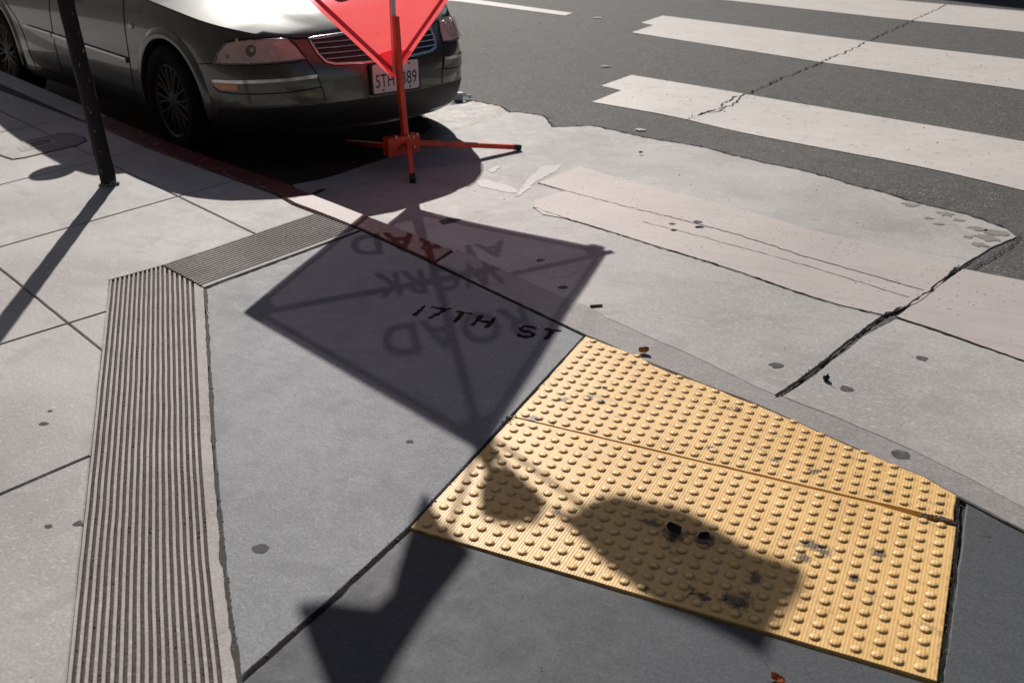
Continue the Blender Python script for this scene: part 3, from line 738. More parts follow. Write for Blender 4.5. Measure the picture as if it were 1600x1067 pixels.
# three warning flags on the top of the stand (above the frame; their shadows fall across the panels)
flagA = [(-.05, 1.99), (-.242, 2.056), (-.150, 2.244), (-.207, 2.277), (-.268, 2.318), (-.332, 2.37), (-.397, 2.424), (-.465, 2.481), (-.508, 2.465), (-.539, 2.369), (-.584, 2.232), (-.589, 2.198), (-.42, 2.251), (-.382, 2.248), (-.347, 2.199), (-.306, 2.129), (-.28, 2.091), (-.242, 2.056)]
flagA = [(-.242, 2.050), (-.225, 2.10), (-.205, 2.17), (-.150, 2.240), (-.207, 2.277), (-.268, 2.318), (-.332, 2.37), (-.397, 2.424), (-.480, 2.495), (-.515, 2.465), (-.545, 2.369), (-.592, 2.235), (-.618, 2.185), (-.50, 2.232), (-.42, 2.262), (-.375, 2.252), (-.347, 2.199), (-.306, 2.129), (-.28, 2.085)]
flagB = [(-.040, 2.06), (.03, 2.085), (.06, 2.14), (.098, 2.215), (.048, 2.248), (-.047, 2.224), (-.095, 2.188), (-.081, 2.115)]
flagC = [(.100, 2.235), (.147, 2.262), (.20, 2.255), (.254, 2.262), (.32, 2.285), (.386, 2.321), (.45, 2.36), (.498, 2.402), (.55, 2.47), (.595, 2.535), (.70, 2.619), (.66, 2.655), (.613, 2.673), (.521, 2.690), (.466, 2.706), (.433, 2.671), (.34, 2.59), (.258, 2.515), (.19, 2.41), (.134, 2.30)]
M_flag = simple('orange_flag_cloth', (.70, .10, .03), .8, var=.15)
for fl, ph, tip in ((flagA, 0, (-.50, 2.48)), (flagB, 2, (.05, 2.235)), (flagC, 4, (.50, 2.66))):
    st = tube('flag_staff', [SP(-.03, 1.93, -.02), SP(tip[0]*.5-.01, lerp(1.93, tip[1], .55), -.02), SP(tip[0], tip[1], -.015)], .0065, M_fiber, sign, n=8, off=base)
    bm = bmesh.new(); f = bm.faces.new([bm.verts.new((e, z, 0)) for e, z in fl]); f.normal_update(); bmesh.ops.triangulate(bm, faces=[f])
    for ax in (0, 1):
        lo = min(p[ax] for p in fl); hi = max(p[ax] for p in fl); k = lo+.03
        while k < hi:
            no = (1, 0, 0) if ax == 0 else (0, 1, 0); co = (k, 0, 0) if ax == 0 else (0, k, 0)
            bmesh.ops.bisect_plane(bm, geom=bm.verts[:]+bm.edges[:]+bm.faces[:], dist=1e-6, plane_co=co, plane_no=no); k += .03
    for v in bm.verts: e, z = v.co.x, v.co.y; v.co = SP(e, z, .012*math.sin(e*24+z*15+ph))
    r = bmesh.ops.solidify(bm, geom=bm.faces[:], thickness=.002)
    bobj('flag', bm, M_flag, st, True, 50, base)
bm = bmesh.new(); box_bm(bm, SP(-.038, 1.98, -.015), (.05, .03, .11), rot, .004)
bobj('flag_holder', bm, M_orange, sign, False, None, base)

# ------------------------------------------------------------------ pole
def pole_mat():
    m, t, b = M_('peeling_black_paint'); n = N(t); co = n.co((1, 1, .45))
    k = n.noise(co, 45, 7, .75); pk = n.ramp(k, [(.62, 0), (.645, 1)])
    c = n.mix(pk, (.012, .011, .011), n.ramp(n.noise(co, 20, 3), [(.4, (.30, .27, .25)), (.7, (.42, .38, .36))]))
    n.l(c, b.inputs['Base Color']); b.inputs['Roughness'].default_value = .6; b.inputs['Specular IOR Level'].default_value = .25
    n.l(n.bump(k, .9, .004), b.inputs['Normal']); return m
pb = gp(171, 288)
pole = empty('street_pole', (pb[0], pb[1], 0), (rad(1.0), rad(-5.4), 0))
tag(pole, 'black round steel pole with chipped paint standing in the pavement by the kerb', 'pole')
PR = .036
def lathe_bm(bm, prof, n=24, wob=0):
    prev = None
    for r, z in prof:
        ring = [bm.verts.new(((r+wob*nz(math.cos(6.283*k/n)*2, math.sin(6.283*k/n)*2, z*14))*math.cos(6.283*k/n), (r+wob*nz(math.cos(6.283*k/n)*2, math.sin(6.283*k/n)*2, z*14))*math.sin(6.283*k/n), z)) for k in range(n)] if r > 0 else [bm.verts.new((0, 0, z))]
        if prev:
            for k in range(n):
                a = (k+1) % n
                if len(ring) == 1: bm.faces.new((prev[k], prev[a], ring[0]))
                elif len(prev) == 1: bm.faces.new((prev[0], ring[a], ring[k]))
                else: bm.faces.new((prev[k], prev[a], ring[a], ring[k]))
        prev = ring
bm = bmesh.new(); lathe_bm(bm, [(PR, -.03)]+[(PR, i*.03) for i in range(92)], 28, .004)
bobj('shaft', bm, pole_mat(), pole, True)
bm = bmesh.new(); lathe_bm(bm, [(PR+.002, 2.73), (PR+.004, 2.735), (PR+.004, 2.75), (.02, 2.765), (0, 2.768)], 28)
bobj('cap', bm, M_steel, pole, True, 40)
bm = bmesh.new(); lathe_bm(bm, [(PR+.015, .0), (PR+.013, .006), (PR+.001, .012)], 28, .01)
bobj('grout_collar', bm, MC_gut, pole, True)

# utility cover in the pavement
cv = G([(-6, 232), (30, 224), (94, 209), (112, 209), (130, 215), (134, 221), (120, 228), (40, 247), (20, 250), (2, 244), (-8, 238)])
cvb = (sum(p[0] for p in cv)/len(cv), sum(p[1] for p in cv)/len(cv))
uc = empty('utility_cover', (cvb[0], cvb[1], 0)); tag(uc, 'oblong utility box lid set flush in the pavement behind the pole', 'utility cover')
def loc_slab(name, pts, mat, top, parent, **k):
    return slab(name, [(x-cvb[0], y-cvb[1]) for x, y in pts], mat, top=top, parent=parent, kind=None, **k)
loc_slab('rim', [(cvb[0]+(x-cvb[0])*1.035, cvb[1]+(y-cvb[1])*1.035) for x, y in cv], M_dirt, .0015, uc, th=.002, bev=.0005)
loc_slab('lid', cv, MC_gut, .005, uc, th=.006, bev=.002)
loc_slab('name_plate', G([(27, 233), (84, 219), (91, 224), (34, 239)]), MC_groove, .0065, uc, th=.003, bev=.001)
bm = bmesh.new()
for i in range(9):
    for j in range(2):
        q = gp(50+i*3.4, 231-i*.85-j*3.2); box_bm(bm, Vector((q[0]-cvb[0]+.0, q[1]-cvb[1], .007)), (.012, .018 if (i+j) % 3 else .008, .0012), Matrix.Rotation(rad(80), 3, 'Z'))
bobj('raised_lettering', bm, M_dirt, uc)

# ------------------------------------------------------------------ car
def lerpl(t,xs,ys):
    if t<=xs[0]:return ys[0]
    for i in range(len(xs)-1):
        if t<=xs[i+1]:
            k=(t-xs[i])/(xs[i+1]-xs[i]);return ys[i]+(ys[i+1]-ys[i])*k
    return ys[-1]
def smo(t,xs,ys):
    # catmull-rom monotone-ish (hermite)
    n=len(xs)
    if t<=xs[0]:return ys[0]
    if t>=xs[-1]:return ys[-1]
    i=0
    while t>xs[i+1]:i+=1
    def m(j):
        if j==0:return (ys[1]-ys[0])/(xs[1]-xs[0])
        if j==n-1:return (ys[-1]-ys[-2])/(xs[-1]-xs[-2])
        a=(ys[j]-ys[j-1])/(xs[j]-xs[j-1]);b=(ys[j+1]-ys[j])/(xs[j+1]-xs[j])
        return 0 if a*b<=0 else 2*a*b/(a+b)
    h=xs[i+1]-xs[i];k=(t-xs[i])/h
    return ((2*k**3-3*k**2+1)*ys[i]+(k**3-2*k**2+k)*h*m(i)+(-2*k**3+3*k**2)*ys[i+1]+(k**3-k**2)*h*m(i+1))
PL=[(0,0),(-.015,.2),(-.05,.38),(-.12,.55),(-.23,.68),(-.38,.775),(-.6,.835),(-.95,.865),(-1.5,.873),(-2.5,.875),(-3.5,.873),(-4.0,.855),(-4.35,.81),(-4.56,.70),(-4.66,.5),(-4.70,.25),(-4.705,0)]
PS=[0]
for a,b in zip(PL,PL[1:]):PS.append(PS[-1]+math.dist(a,b))
PX=[p[0] for p in PL];PY=[p[1] for p in PL]
def cr(t,P):
    # plain catmull rom for plan
    n=len(PS);t=max(0,min(PS[-1],t));i=0
    while i<n-2 and t>PS[i+1]:i+=1
    def m(j):
        if j==0:return 0 if P is PX else 1.0
        if j==n-1:return 0 if P is PX else -1.0
        return (P[j+1]-P[j-1])/(PS[j+1]-PS[j-1])
    h=PS[i+1]-PS[i];k=(t-PS[i])/h
    return ((2*k**3-3*k**2+1)*P[i]+(k**3-2*k**2+k)*h*m(i)+(-2*k**3+3*k**2)*P[i+1]+(k**3-k**2)*h*m(i+1))
SM=PS[-1]
def zt(s):
    x=cr(s,PX)
    return smo(-x,[0,.15,.4,.8,1.3,2.0,3.2,4.2,4.7],[.69,.70,.745,.815,.87,.92,.95,.94,.90])
def zb(s):
    x=cr(s,PX);return smo(-x,[0,.5,1.3,3.3,4.2,4.7],[.20,.20,.19,.19,.24,.27])
def SH(s,z,off=0.0):
    sg=1 if s>=0 else -1;s=abs(s)
    x,y=cr(s,PX),cr(s,PY);e=.01
    tx=cr(s+e,PX)-cr(s-e,PX);ty=cr(s+e,PY)-cr(s-e,PY)
    if s<e:tx,ty=0,1
    if s>SM-e:tx,ty=0,-1
    l=math.hypot(tx,ty);nx,ny=ty/l,-tx/l
    if y>0.3 and ny<0:pass
    f=max(0,nx) if s<SM/2 else max(0,-nx)
    f=f**1.3
    front=smo(z,[.18,.26,.36,.50,.555,.60,.70,.76],[.09,.03,.0,.005,.02,.05,.13,.2]) if s<SM/2 else smo(z,[.2,.3,.45,.55,.6,.9],[.06,.0,.0,.01,.04,.10])
    side=smo(z,[.18,.26,.36,.5,.66,.78,.86,.95],[.05,.02,.004,.0,.0,.012,.03,.07])
    ins=f*front+(1-f)*side-off
    X=x-nx*ins;Y=y-ny*ins
    return (X,sg*Y,z)   # +s => +Y (left). right side = negative s

CPOS = (-1.945, 3.157, -.10); CROT = (0, rad(-2.57), rad(-23.89))
M_paint = simple('grey_green_metallic', (.088, .095, .084), .31, metal=.6, coat=.8, var=.05, vs=400)
M_black_pl = simple('black_plastic', (.012, .012, .012), .55)
M_gap = simple('shut_line', (.004, .004, .004), .9)
M_glass = simple('tinted_window', (.01, .012, .012), .05, spec=.8, coat=1)
M_chrome = simple('bright_trim', (.55, .55, .56), .16, metal=1)
M_refl = simple('lamp_reflector', (.75, .72, .70), .35, metal=.5, var=.2)
M_lampglow = simple('pink_glow_lamp_plastic', (.92, .72, .67), .4, var=.15, vs=18)  # pink light bounced off the sign is put into the lamp colour
M_amber = simple('amber_lens', (.75, .16, .01), .2, coat=1)
M_plate = simple('plate_white', (.62, .62, .63), .35, var=.03)
M_plnum = simple('plate_blue', (.012, .016, .05), .4)
M_tyre = simple('tyre', (.008, .008, .008), .9, spec=.15)
M_rim = simple('alloy', (.05, .044, .038), .5, metal=.6)
def glass_cover():
    m, t, b = M_('lamp_cover'); n = N(t); out = t.nodes['Material Output']
    b.inputs['Base Color'].default_value = (.55, .5, .47, 1); b.inputs['Roughness'].default_value = .12
    tp = n.n('ShaderNodeBsdfTransparent'); tp.inputs[0].default_value = (.9, .88, .86, 1); mx = n.n('ShaderNodeMixShader'); mx.inputs[0].default_value = .74
    n.l(b.outputs[0], mx.inputs[1]); n.l(tp.outputs[0], mx.inputs[2]); n.l(mx.outputs[0], out.inputs[0]); return m
M_cover = glass_cover()
def hc(x): return smo(-x, [.1, .2, .5, 1.0, 1.35, 2.0, 3.9, 4.3, 4.72], [.700, .745, .845, .935, .975, 1.0, 1.02, 1.0, .96])
def make_car(pos, rot, paint, full=True, label=''):
    car = empty('parked_car', pos, rot)
    NS = 130; NV = 18; sl_ = [SM*i/NS for i in range(NS+1)]
    loop = [-s for s in sl_[::-1]]+sl_[1:-1]      # -SM ... 0 ... just before SM
    nl = len(loop); bm = bmesh.new(); rows = []
    for j in range(NV+1):
        row = []
        for s in loop:
            a, b = zb(abs(s)), zt(abs(s)); row.append(bm.verts.new(SH(s, lerp(a, b, j/NV))))
        rows.append(row)
    for j in range(NV):
        for i in range(nl):
            k = (i+1) % nl; bm.faces.new((rows[j][i], rows[j][k], rows[j+1][k], rows[j+1][i]))
    # hood, deck and floor
    NC = 24
    def cap(rowi, top):
        r = rows[rowi]; idx = {s: i for i, s in enumerate(loop)}
        prev = None
        for i in range(0, NS+1):
            s = sl_[i]; A_ = r[idx[-s]]; B_ = r[idx[s]] if (s in idx and s > 0) else (A_ if i == 0 else r[0])
            if i == NS: B_ = A_
            if A_ is B_: cur = [A_]*(NC+1)
            else:
                cur = [A_]
                for c in range(1, NC):
                    u = -1+2*c/NC; x = A_.co.x; y = lerp(A_.co.y, B_.co.y, c/NC)
                    if top:
                        z = A_.co.z+(hc(x)-A_.co.z)*(1-abs(u)**2.0)+.010*(sstep((.62-abs(u))/.10))*sstep((-x-.16)/.2)
                    else: z = A_.co.z-.01
                    cur.append(bm.verts.new((x, y, z)))
                cur.append(B_)
            if prev:
                for c in range(NC):
                    q = [prev[c], prev[c+1], cur[c+1], cur[c]]; q2 = []
                    for v in q:
                        if v not in q2: q2.append(v)
                    if len(q2) > 2:
                        if not top: q2 = q2[::-1]
                        try: bm.faces.new(q2)
                        except ValueError: pass
            prev = cur
    cap(NV, True); cap(0, False)
    bmesh.ops.recalc_face_normals(bm, faces=bm.faces)
    body = bobj('body', bm, paint, car, False)
    if full:
        bc = bmesh.new()
        for x in (-.93, -3.77):
            for sy in (-1, 1):
                bmesh.ops.create_cone(bc, cap_ends=True, segments=48, radius1=.345, radius2=.345, depth=.5, matrix=Matrix.Translation((x, sy*.86, .315)) @ Matrix.Rotation(math.pi/2, 4, 'X'))
        # mouth of the grille
        cut_ = bobj('cutter', bc, M_black_pl, car)
        md = body.modifiers.new('b', 'BOOLEAN'); md.operation = 'DIFFERENCE'; md.object = cut_; md.solver = 'EXACT'
        bpy.context.view_layer.update()
        nm = D.meshes.new_from_object(body.evaluated_get(bpy.context.evaluated_depsgraph_get()))
        body.modifiers.clear(); body.data = nm; D.objects.remove(cut_)
    body.data.polygons.foreach_set('use_smooth', [True]*len(body.data.polygons)); body.data.set_sharp_from_angle(angle=rad(32))
    # ---- patches laid on the shell
    def clip(sz, k=.03):
        bm = bmesh.new(); f = bm.faces.new([bm.verts.new((s, z, 0)) for s, z in sz]); f.normal_update(); bmesh.ops.triangulate(bm, faces=[f])
        for ax in (0, 1):
            lo = min(p[ax] for p in sz); hi = max(p[ax] for p in sz); q = lo+k
            while q < hi:
                no = (1, 0, 0) if ax == 0 else (0, 1, 0); co = (q, 0, 0) if ax == 0 else (0, q, 0)
                bmesh.ops.bisect_plane(bm, geom=bm.verts[:]+bm.edges[:]+bm.faces[:], dist=1e-6, plane_co=co, plane_no=no); q += k
        return bm
    def patch(name, sz, off, mat, parent=car, th=.004, bulge=0, sharp=40, k=.03):
        if area(sz) < 0: sz = sz[::-1]
        bm = clip(sz, k)
        cx = sum(p[0] for p in sz)/len(sz); cz = sum(p[1] for p in sz)/len(sz); be = {v for e in bm.edges if e.is_boundary for v in e.verts}
        tops = {}
        for v in list(bm.verts):
            s, z = v.co.x, v.co.y; o_ = off
            if bulge and v not in be: o_ += bulge
            tops[v] = (s, z); v.co = SH(s, z, o_)
        be_e = [e for e in bm.edges if e.is_boundary]
        ex = bmesh.ops.extrude_edge_only(bm, edges=be_e)
        for v in ex['geom']:
            if isinstance(v, bmesh.types.BMVert):
                src = min(tops.items(), key=lambda kv: (kv[0].co-v.co).length_squared)[1]
                v.co = SH(src[0], src[1], off-th)
        bmesh.ops.recalc_face_normals(bm, faces=bm.faces)
        return bobj(name, bm, mat, parent, True, sharp)
    def line(name, pts, wd, off, mat=M_gap, parent=car, closed=False):
        p = resample(pts, .02, closed); n_ = len(p); bm = bmesh.new(); prev = None; first = None
        for i, (s, z) in enumerate(p):
            a = p[i-1] if closed or i else p[0]; b = p[(i+1) % n_] if closed or i < n_-1 else p[-1]
            t = Vector((b[0]-a[0], b[1]-a[1])); 
            if t.length < 1e-6: continue
            t.normalize()
            q = [bm.verts.new(SH(s-t.y*wd/2, z+t.x*wd/2, off-.004)), bm.verts.new(SH(s-t.y*wd/2*.8, z+t.x*wd/2*.8, off)), bm.verts.new(SH(s+t.y*wd/2*.8, z-t.x*wd/2*.8, off)), bm.verts.new(SH(s+t.y*wd/2, z-t.x*wd/2, off-.004))]
            if prev:
                for c in range(3): bm.faces.new((prev[c], q[c], q[c+1], prev[c+1]))
            else: first = q
            prev = q
        if closed:
            for c in range(3): bm.faces.new((prev[c], first[c], first[c+1], prev[c+1]))
        bmesh.ops.recalc_face_normals(bm, faces=bm.faces)
        return bobj(name, bm, mat, parent, True, 60)
    def mir(p, sd): return [(s*sd, z) for s, z in p]
    hl = [(-.998, .563), (-.975, .625), (-.925, .672), (-.864, .684), (-.70, .691), (-.60, .690), (-.562, .684), (-.515, .645), (-.474, .585), (-.56, .578), (-.70, .571), (-.85, .565)]
    for sd in (1, -1):
        P_ = mir(hl, sd)
        lamp = patch('headlight', P_, .003, M_lampglow, th=.006)
        line('gasket', P_, .015, .0035, M_gap, lamp, True)
        def disc(name, s0, z0, r, off, mat, th=.004, rin=None, n_=28):
            pts = [(s0*sd+r*math.cos(2*math.pi*k/n_), z0+r*math.sin(2*math.pi*k/n_)) for k in range(n_)]
            return patch(name, pts, off, mat, lamp, th, k=.02) if rin is None else None
        disc('outer_reflector', -.785, .634, .053, .007, M_refl, .004)
        disc('bezel', -.775, .634, .044, .010, M_lampglow, .004)
        disc('projector_lens', -.775, .634, .030, .013, M_glass, .004)
        disc('lens_glint', -.768, .640, .012, .0145, M_refl, .002)
        disc('main_beam_reflector', -.635, .638, .050, .007, M_refl)
        disc('reflector_bowl', -.640, .638, .036, .010, M_lampglow)
        disc('bulb_shield', -.645, .640, .013, .013, M_refl)
        line('lamp_divider', mir([(-.865, .69), (-.82, .62), (-.79, .57)], sd), .012, .006, M_lampglow, lamp)
        disc('bulb', -.91, .605, .010, .008, M_chrome)
        patch('lens_cover', P_, .017, M_cover, lamp, th=.016, bulge=.006)
        # bumper trim strip, indicator and body lines
        patch('bumper_trim', mir([(-1.03, .479), (-.99, .483), (-.85, .487), (-.60, .497), (-.43, .508), (-.43, .490), (-.60, .480), (-.85, .469), (-1.02, .466)], sd), .010, M_chrome, th=.010)
        patch('indicator', mir([(-1.015, .464), (-.86, .464), (-.86, .433), (-.98, .431), (-1.01, .440)], sd), .007, M_amber, th=.007)
        patch('bumper_insert', mir([(-.858, .466), (-.60, .477), (-.43, .487), (-.415, .446), (-.60, .427), (-.858, .424)], sd), .007, paint, th=.007)
        line('shut_line', mir([(-1.03, .440), (-.99, .418), (-.85, .414), (-.60, .422), (-.412, .441)], sd), .007, .0020)
        line('shut_line', mir([(-.474, .583), (-.43, .51), (-.405, .42), (-.398, .365)], sd), .006, .0022)
        line('shut_line', mir([(-1.245, .535), (-1.10, .556), (-.998, .563)], sd), .006, .0022)
        line('shut_line', mir([(-.562, .694), (-.52, .684), (-.44, .683), (-.38, .688)], sd), .008, .003)
        # hood to wing shut line along the shoulder
        bm = bmesh.new(); prev = None
        for i in range(60):
            s = -(.88+i*.019); zz = zt(-s)-.004
            q = [bm.verts.new(SH(s*sd, zz-.002, .0025)), bm.verts.new(SH(s*sd, zz+.003, .0035))]
            if prev: bm.faces.new((prev[0], q[0], q[1], prev[1]))
            prev = q
        bobj('shut_line', bm, M_gap, car)
        # doors, side moulding, side repeater, arches
        line('shut_line', mir([(-1.985, .27), (-1.965, .45), (-1.96, .70), (-1.97, .885)], sd), .007, .0022)
        line('shut_line', mir([(-3.18, .27), (-3.19, .50), (-3.17, .80), (-3.15, .93)], sd), .007, .0022)
        line('shut_line', mir([(-4.18, .93), (-4.19, .78), (-4.05, .68), (-3.90, .60), (-3.80, .50), (-3.74, .35), (-3.72, .27)], sd), .007, .0022)
        line('shut_line', mir([(-1.985, .27), (-2.6, .262), (-3.72, .27)], sd), .007, .0022)
        patch('side_moulding', mir([(-1.99, .475), (-1.985, .500), (-2.6, .522), (-3.175, .543), (-3.175, .517), (-2.6, .497)], sd), .014, paint, th=.014)
        line('moulding_trim', mir([(-1.99, .499), (-2.6, .521), (-3.172, .542)], sd), .012, .017, M_chrome)
        patch('side_moulding', mir([(-3.195, .518), (-3.195, .543), (-3.72, .560), (-3.735, .537)], sd), .014, paint, th=.014)
        line('moulding_trim', mir([(-3.198, .543), (-3.72, .559)], sd), .012, .017, M_chrome)
        patch('side_repeater', [(-1.875*sd+.030*math.cos(a), .693+.014*math.sin(a)) for a in [k*math.pi/8 for k in range(16)]], .008, M_lampglow, th=.008, k=.01)
        for xc, s0 in ((-.93, 0), (-3.77, 0)):
            # arch lip
            bm = bmesh.new(); prev = None
            for k in range(41):
                a = -.15+(math.pi+.3)*k/40; q = []
                for r, o_ in ((.347, -.02), (.347, .010), (.362, .014), (.385, .009), (.405, 0.0)):
                    x = xc+r*math.cos(a); z = .315+r*math.sin(a)
                    lo, hi = .3, SM-.3
                    for _ in range(30):
                        m_ = (lo+hi)/2
                        if cr(m_, PX) > x: lo = m_
                        else: hi = m_
                    z = max(z, .205)
                    q.append(bm.verts.new(SH(-lo*sd, z, o_+.0015)))
                if prev:
                    for c in range(4): bm.faces.new((prev[c], q[c], q[c+1], prev[c+1]))
                prev = q
            bmesh.ops.recalc_face_normals(bm, faces=bm.faces)
            bobj('arch_lip', bm, paint, car, True, 50)
        # handles
        for s in (-2.95, -3.98):
            patch('door_handle', mir([(s, .775), (s+.17, .765), (s+.17, .80), (s, .81)], sd), .03, paint, th=.03, k=.05)
        # mirror
        bm = bmesh.new(); bmesh.ops.create_icosphere(bm, subdivisions=3, radius=1, matrix=Matrix.Translation((-1.66, sd*-1.0, 1.02)) @ Matrix.Diagonal((.07, .115, .075, 1)))
        box_bm(bm, Vector((-1.74, sd*-.87, .95)), (.08, .12, .03), None, .005)
        bobj('door_mirror', bm, paint, car, True, 50)
    # lower valance in unpainted plastic
    patch('valance', [(-1.06, .215), (1.06, .215), (1.02, .33), (.40, .352), (0, .356), (-.40, .352), (-1.02, .33)], .003, M_black_pl, th=.003, k=.05)
    # grille
    gsh = [(-.435, .680), (-.405, .61), (-.372, .568), (-.322, .552), (-.16, .545), (.16, .545), (.322, .552), (.372, .568), (.405, .61), (.435, .680), (.2, .690), (0, .692), (-.2, .690)]
    gr = patch('grille', gsh, .004, M_black_pl, th=.004)
    line('grille_surround', gsh, .014, .012, M_chrome, gr, True)
    for k in range(4):
        z = .580+.026*k; hw = lerpl(z, [.57, .61, .68], [.36, .40, .43])
        line('slat', [(-hw, z), (hw, z)], .0045, .014, M_chrome, gr)
    # emblem: plain ring
    patch('badge', [(.045*math.cos(a), .625+.045*math.sin(a)) for a in [k*math.pi/12 for k in range(24)]], .018, M_chrome, gr, th=.012, k=.03)
    # number plate
    def plate(txt_l, txt_r):
        px_ = .012; bm = bmesh.new()
        def rr(w_, h_, r, n_=6):
            o = []
            for cx, cy, a0 in ((w_-r, h_-r, 0), (-w_+r, h_-r, 90), (-w_+r, -h_+r, 180), (w_-r, -h_+r, 270)):
                for k in range(n_+1): a = rad(a0+90*k/n_); o.append((cx+r*math.cos(a), cy+r*math.sin(a)))
            return o
        def ext(pts, x0, x1):
            bm = bmesh.new(); A_ = [bm.verts.new((x0, y, z)) for y, z in pts]; B_ = [bm.verts.new((x1, y, z)) for y, z in pts]
            n_ = len(pts); bm.faces.new(B_); bm.faces.new(A_[::-1])
            for i in range(n_): bm.faces.new((A_[i], A_[(i+1) % n_], B_[(i+1) % n_], B_[i]))
            bmesh.ops.recalc_face_normals(bm, faces=bm.faces); return bm
        cz = .452; yo = .028
        fr = bobj('plate_bracket', ext([(y+yo, z+cz-.004) for y, z in rr(.165, .084, .01)], -.03, .010), M_black_pl, car)
        pl = bobj('number_plate', ext([(y+yo, z+cz) for y, z in rr(.153, .077, .014)], .010, .0125), M_plate, car)
        def txt(s, y0, wd, h, zc, mat, name='plate_number'):
            cu = D.curves.new('t', 'FONT'); cu.body = s; cu.offset = .004; ob = D.objects.new('t', cu); COL.objects.link(ob); bpy.context.view_layer.update()
            me = D.meshes.new_from_object(ob.evaluated_get(bpy.context.evaluated_depsgraph_get())); D.objects.remove(ob)
            xs = [v.co.x for v in me.vertices]; ys = [v.co.y for v in me.vertices]; x0, x1, q0, q1 = min(xs), max(xs), min(ys), max(ys)
            for v in me.vertices: v.co = Vector((.0133, yo+y0+(v.co.x-x0)/(x1-x0)*wd, cz+zc+(v.co.y-q0)/(q1-q0)*h))
            me.materials.clear(); link(name, me, mat, pl)
        txt(txt_l, -.137, .122, .070, -.048, M_plnum); txt(txt_r, .036, .102, .070, -.048, M_plnum)
        for s_, y0, wd in (('SEP', -.10, .035), ('C', .052, .012)): pass
        for y, z in ((-.09, .062), (.09, .062), (-.09, -.064), (.09, -.064)):
            bm = bmesh.new(); tube_bm(bm, [Vector((.0125, y+yo, cz+z)), Vector((.0165, y+yo, cz+z))], .005, 10); bobj('screw', bm, M_black_pl, pl)
    if full: plate('5TH', '389')
    # cabin
    secs = [(-1.28, .955, .80, .0), (-1.55, 1.14, .72, .35), (-1.85, 1.34, .67, .8), (-2.15, 1.43, .65, 1), (-2.8, 1.475, .64, 1), (-3.3, 1.45, .64, 1), (-3.65, 1.34, .66, .8), (-4.0, 1.15, .68, .4), (-4.25, 1.0, .74, .0)]
    def cab(x, t, off=0):
        xs = [-q[0] for q in secs]; zr = smo(-x, xs, [q[1] for q in secs]); wr = smo(-x, xs, [q[2] for q in secs]); wb = smo(-x, [1.28, 2, 3.5, 4.25], [.79, .815, .815, .76]); zb_ = smo(-x, [1.28, 2.2, 3.6, 4.25], [.90, .93, .95, .95])
        wr = min(wr, wb); a = abs(t); sg = 1 if t >= 0 else -1
        if a > .55: k = (a-.55)/.45; y = lerp(wr, wb, k); z = lerp(zr-.07, zb_, k)
        else: k = a/.55; y = wr*math.sin(k*math.pi/2)**.9 if k > 0 else 0; z = zr-.07+.07*math.cos(k*math.pi/2)
        return Vector((x, sg*(y+off*.9), z+off*(.3 if a > .55 else 1)))
    bm = bmesh.new(); prev = None
    for i in range(49):
        x = -1.28-2.97*i/48; q = [bm.verts.new(cab(x, -1+2*j/40)) for j in range(41)]
        if prev:
            for j in range(40): bm.faces.new((prev[j], q[j], q[j+1], prev[j+1]))
        else: bm.faces.new(q)
        prev = q
    bm.faces.new(prev[::-1]); bmesh.ops.recalc_face_normals(bm, faces=bm.faces)
    cabo = bobj('roof', bm, paint, car, True, 40)
    def cwin(name, poly, off=.006):
        bm = clip(poly, .1)
        for v in bm.verts: v.co = cab(v.co.x, v.co.y, off)
        return bobj(name, bm, M_glass, cabo, True, 40)
    cwin('windscreen', [(-1.33, -.52), (-2.02, -.42), (-2.02, .42), (-1.33, .52)], .008)
    cwin('rear_window', [(-4.15, -.5), (-3.6, -.42), (-3.6, .42), (-4.15, .5)], .008)
    for sd in (-1, 1):
        cwin('side_window', [(-1.78, sd*.97), (-2.1, sd*.66), (-2.72, sd*.62), (-2.74, sd*.97)])
        cwin('side_window', [(-2.80, sd*.97), (-2.79, sd*.62), (-3.4, sd*.66), (-3.62, sd*.97)])
    # wheels
    for x in (-.93, -3.77):
        for sd in (-1, 1):
            wh = D.objects.new('wheel', None); COL.objects.link(wh); wh.parent = car; wh.location = (x, sd*.775, .312+(.0436*0)); wh.empty_display_size = .1
            wh.rotation_euler = (rad(90) if sd < 0 else rad(-90), 0, 0)
            bm = bmesh.new(); lathe_bm(bm, [(.205, -.085), (.225, -.098), (.285, -.102), (.305, -.092), (.312, -.07), (.312, .07), (.305, .092), (.285, .102), (.225, .098), (.205, .085), (.205, -.085)], 48)
            bobj('tyre', bm, M_tyre, wh, True, 50)
            bm = bmesh.new(); lathe_bm(bm, [(.206, -.08), (.206, .086), (.198, .092), (.188, .084), (.185, .06), (.185, -.08)], 40)
            lathe_bm(bm, [(.185, .01), (0, .01)], 40)
            for k in range(10):
                a0 = 2*math.pi*k/10
                for da in (-.06, .06):
                    a1, a2 = a0+da*1.2, a0+da*2.6
                    tube_bm(bm, [(.04*math.cos(a1), .04*math.sin(a1), .07), (.11*math.cos(a0+da*1.5), .11*math.sin(a0+da*1.5), .074), (.192*math.cos(a2), .192*math.sin(a2), .078)], [.012, .009, .009], 6)
            lathe_bm(bm, [(.055, .05), (.055, .078), (.03, .086), (0, .087)], 24)
            bobj('rim', bm, M_rim, wh, True, 50)
    tag(car, label, 'car')
    return car
car = make_car(CPOS, CROT, M_paint, True, 'grey green saloon car parked at the kerb with its nose behind the orange sign')

# unseen black car added past the junction to cast shade at the top right
M_dkpaint = simple('black_paint', (.012, .012, .013), .25, metal=.3, coat=1, var=.03)
make_car((5.6, 16.0, 0), (0, 0, rad(10)), M_dkpaint, True, 'unseen black saloon car added beyond the crosswalk to cast shade')

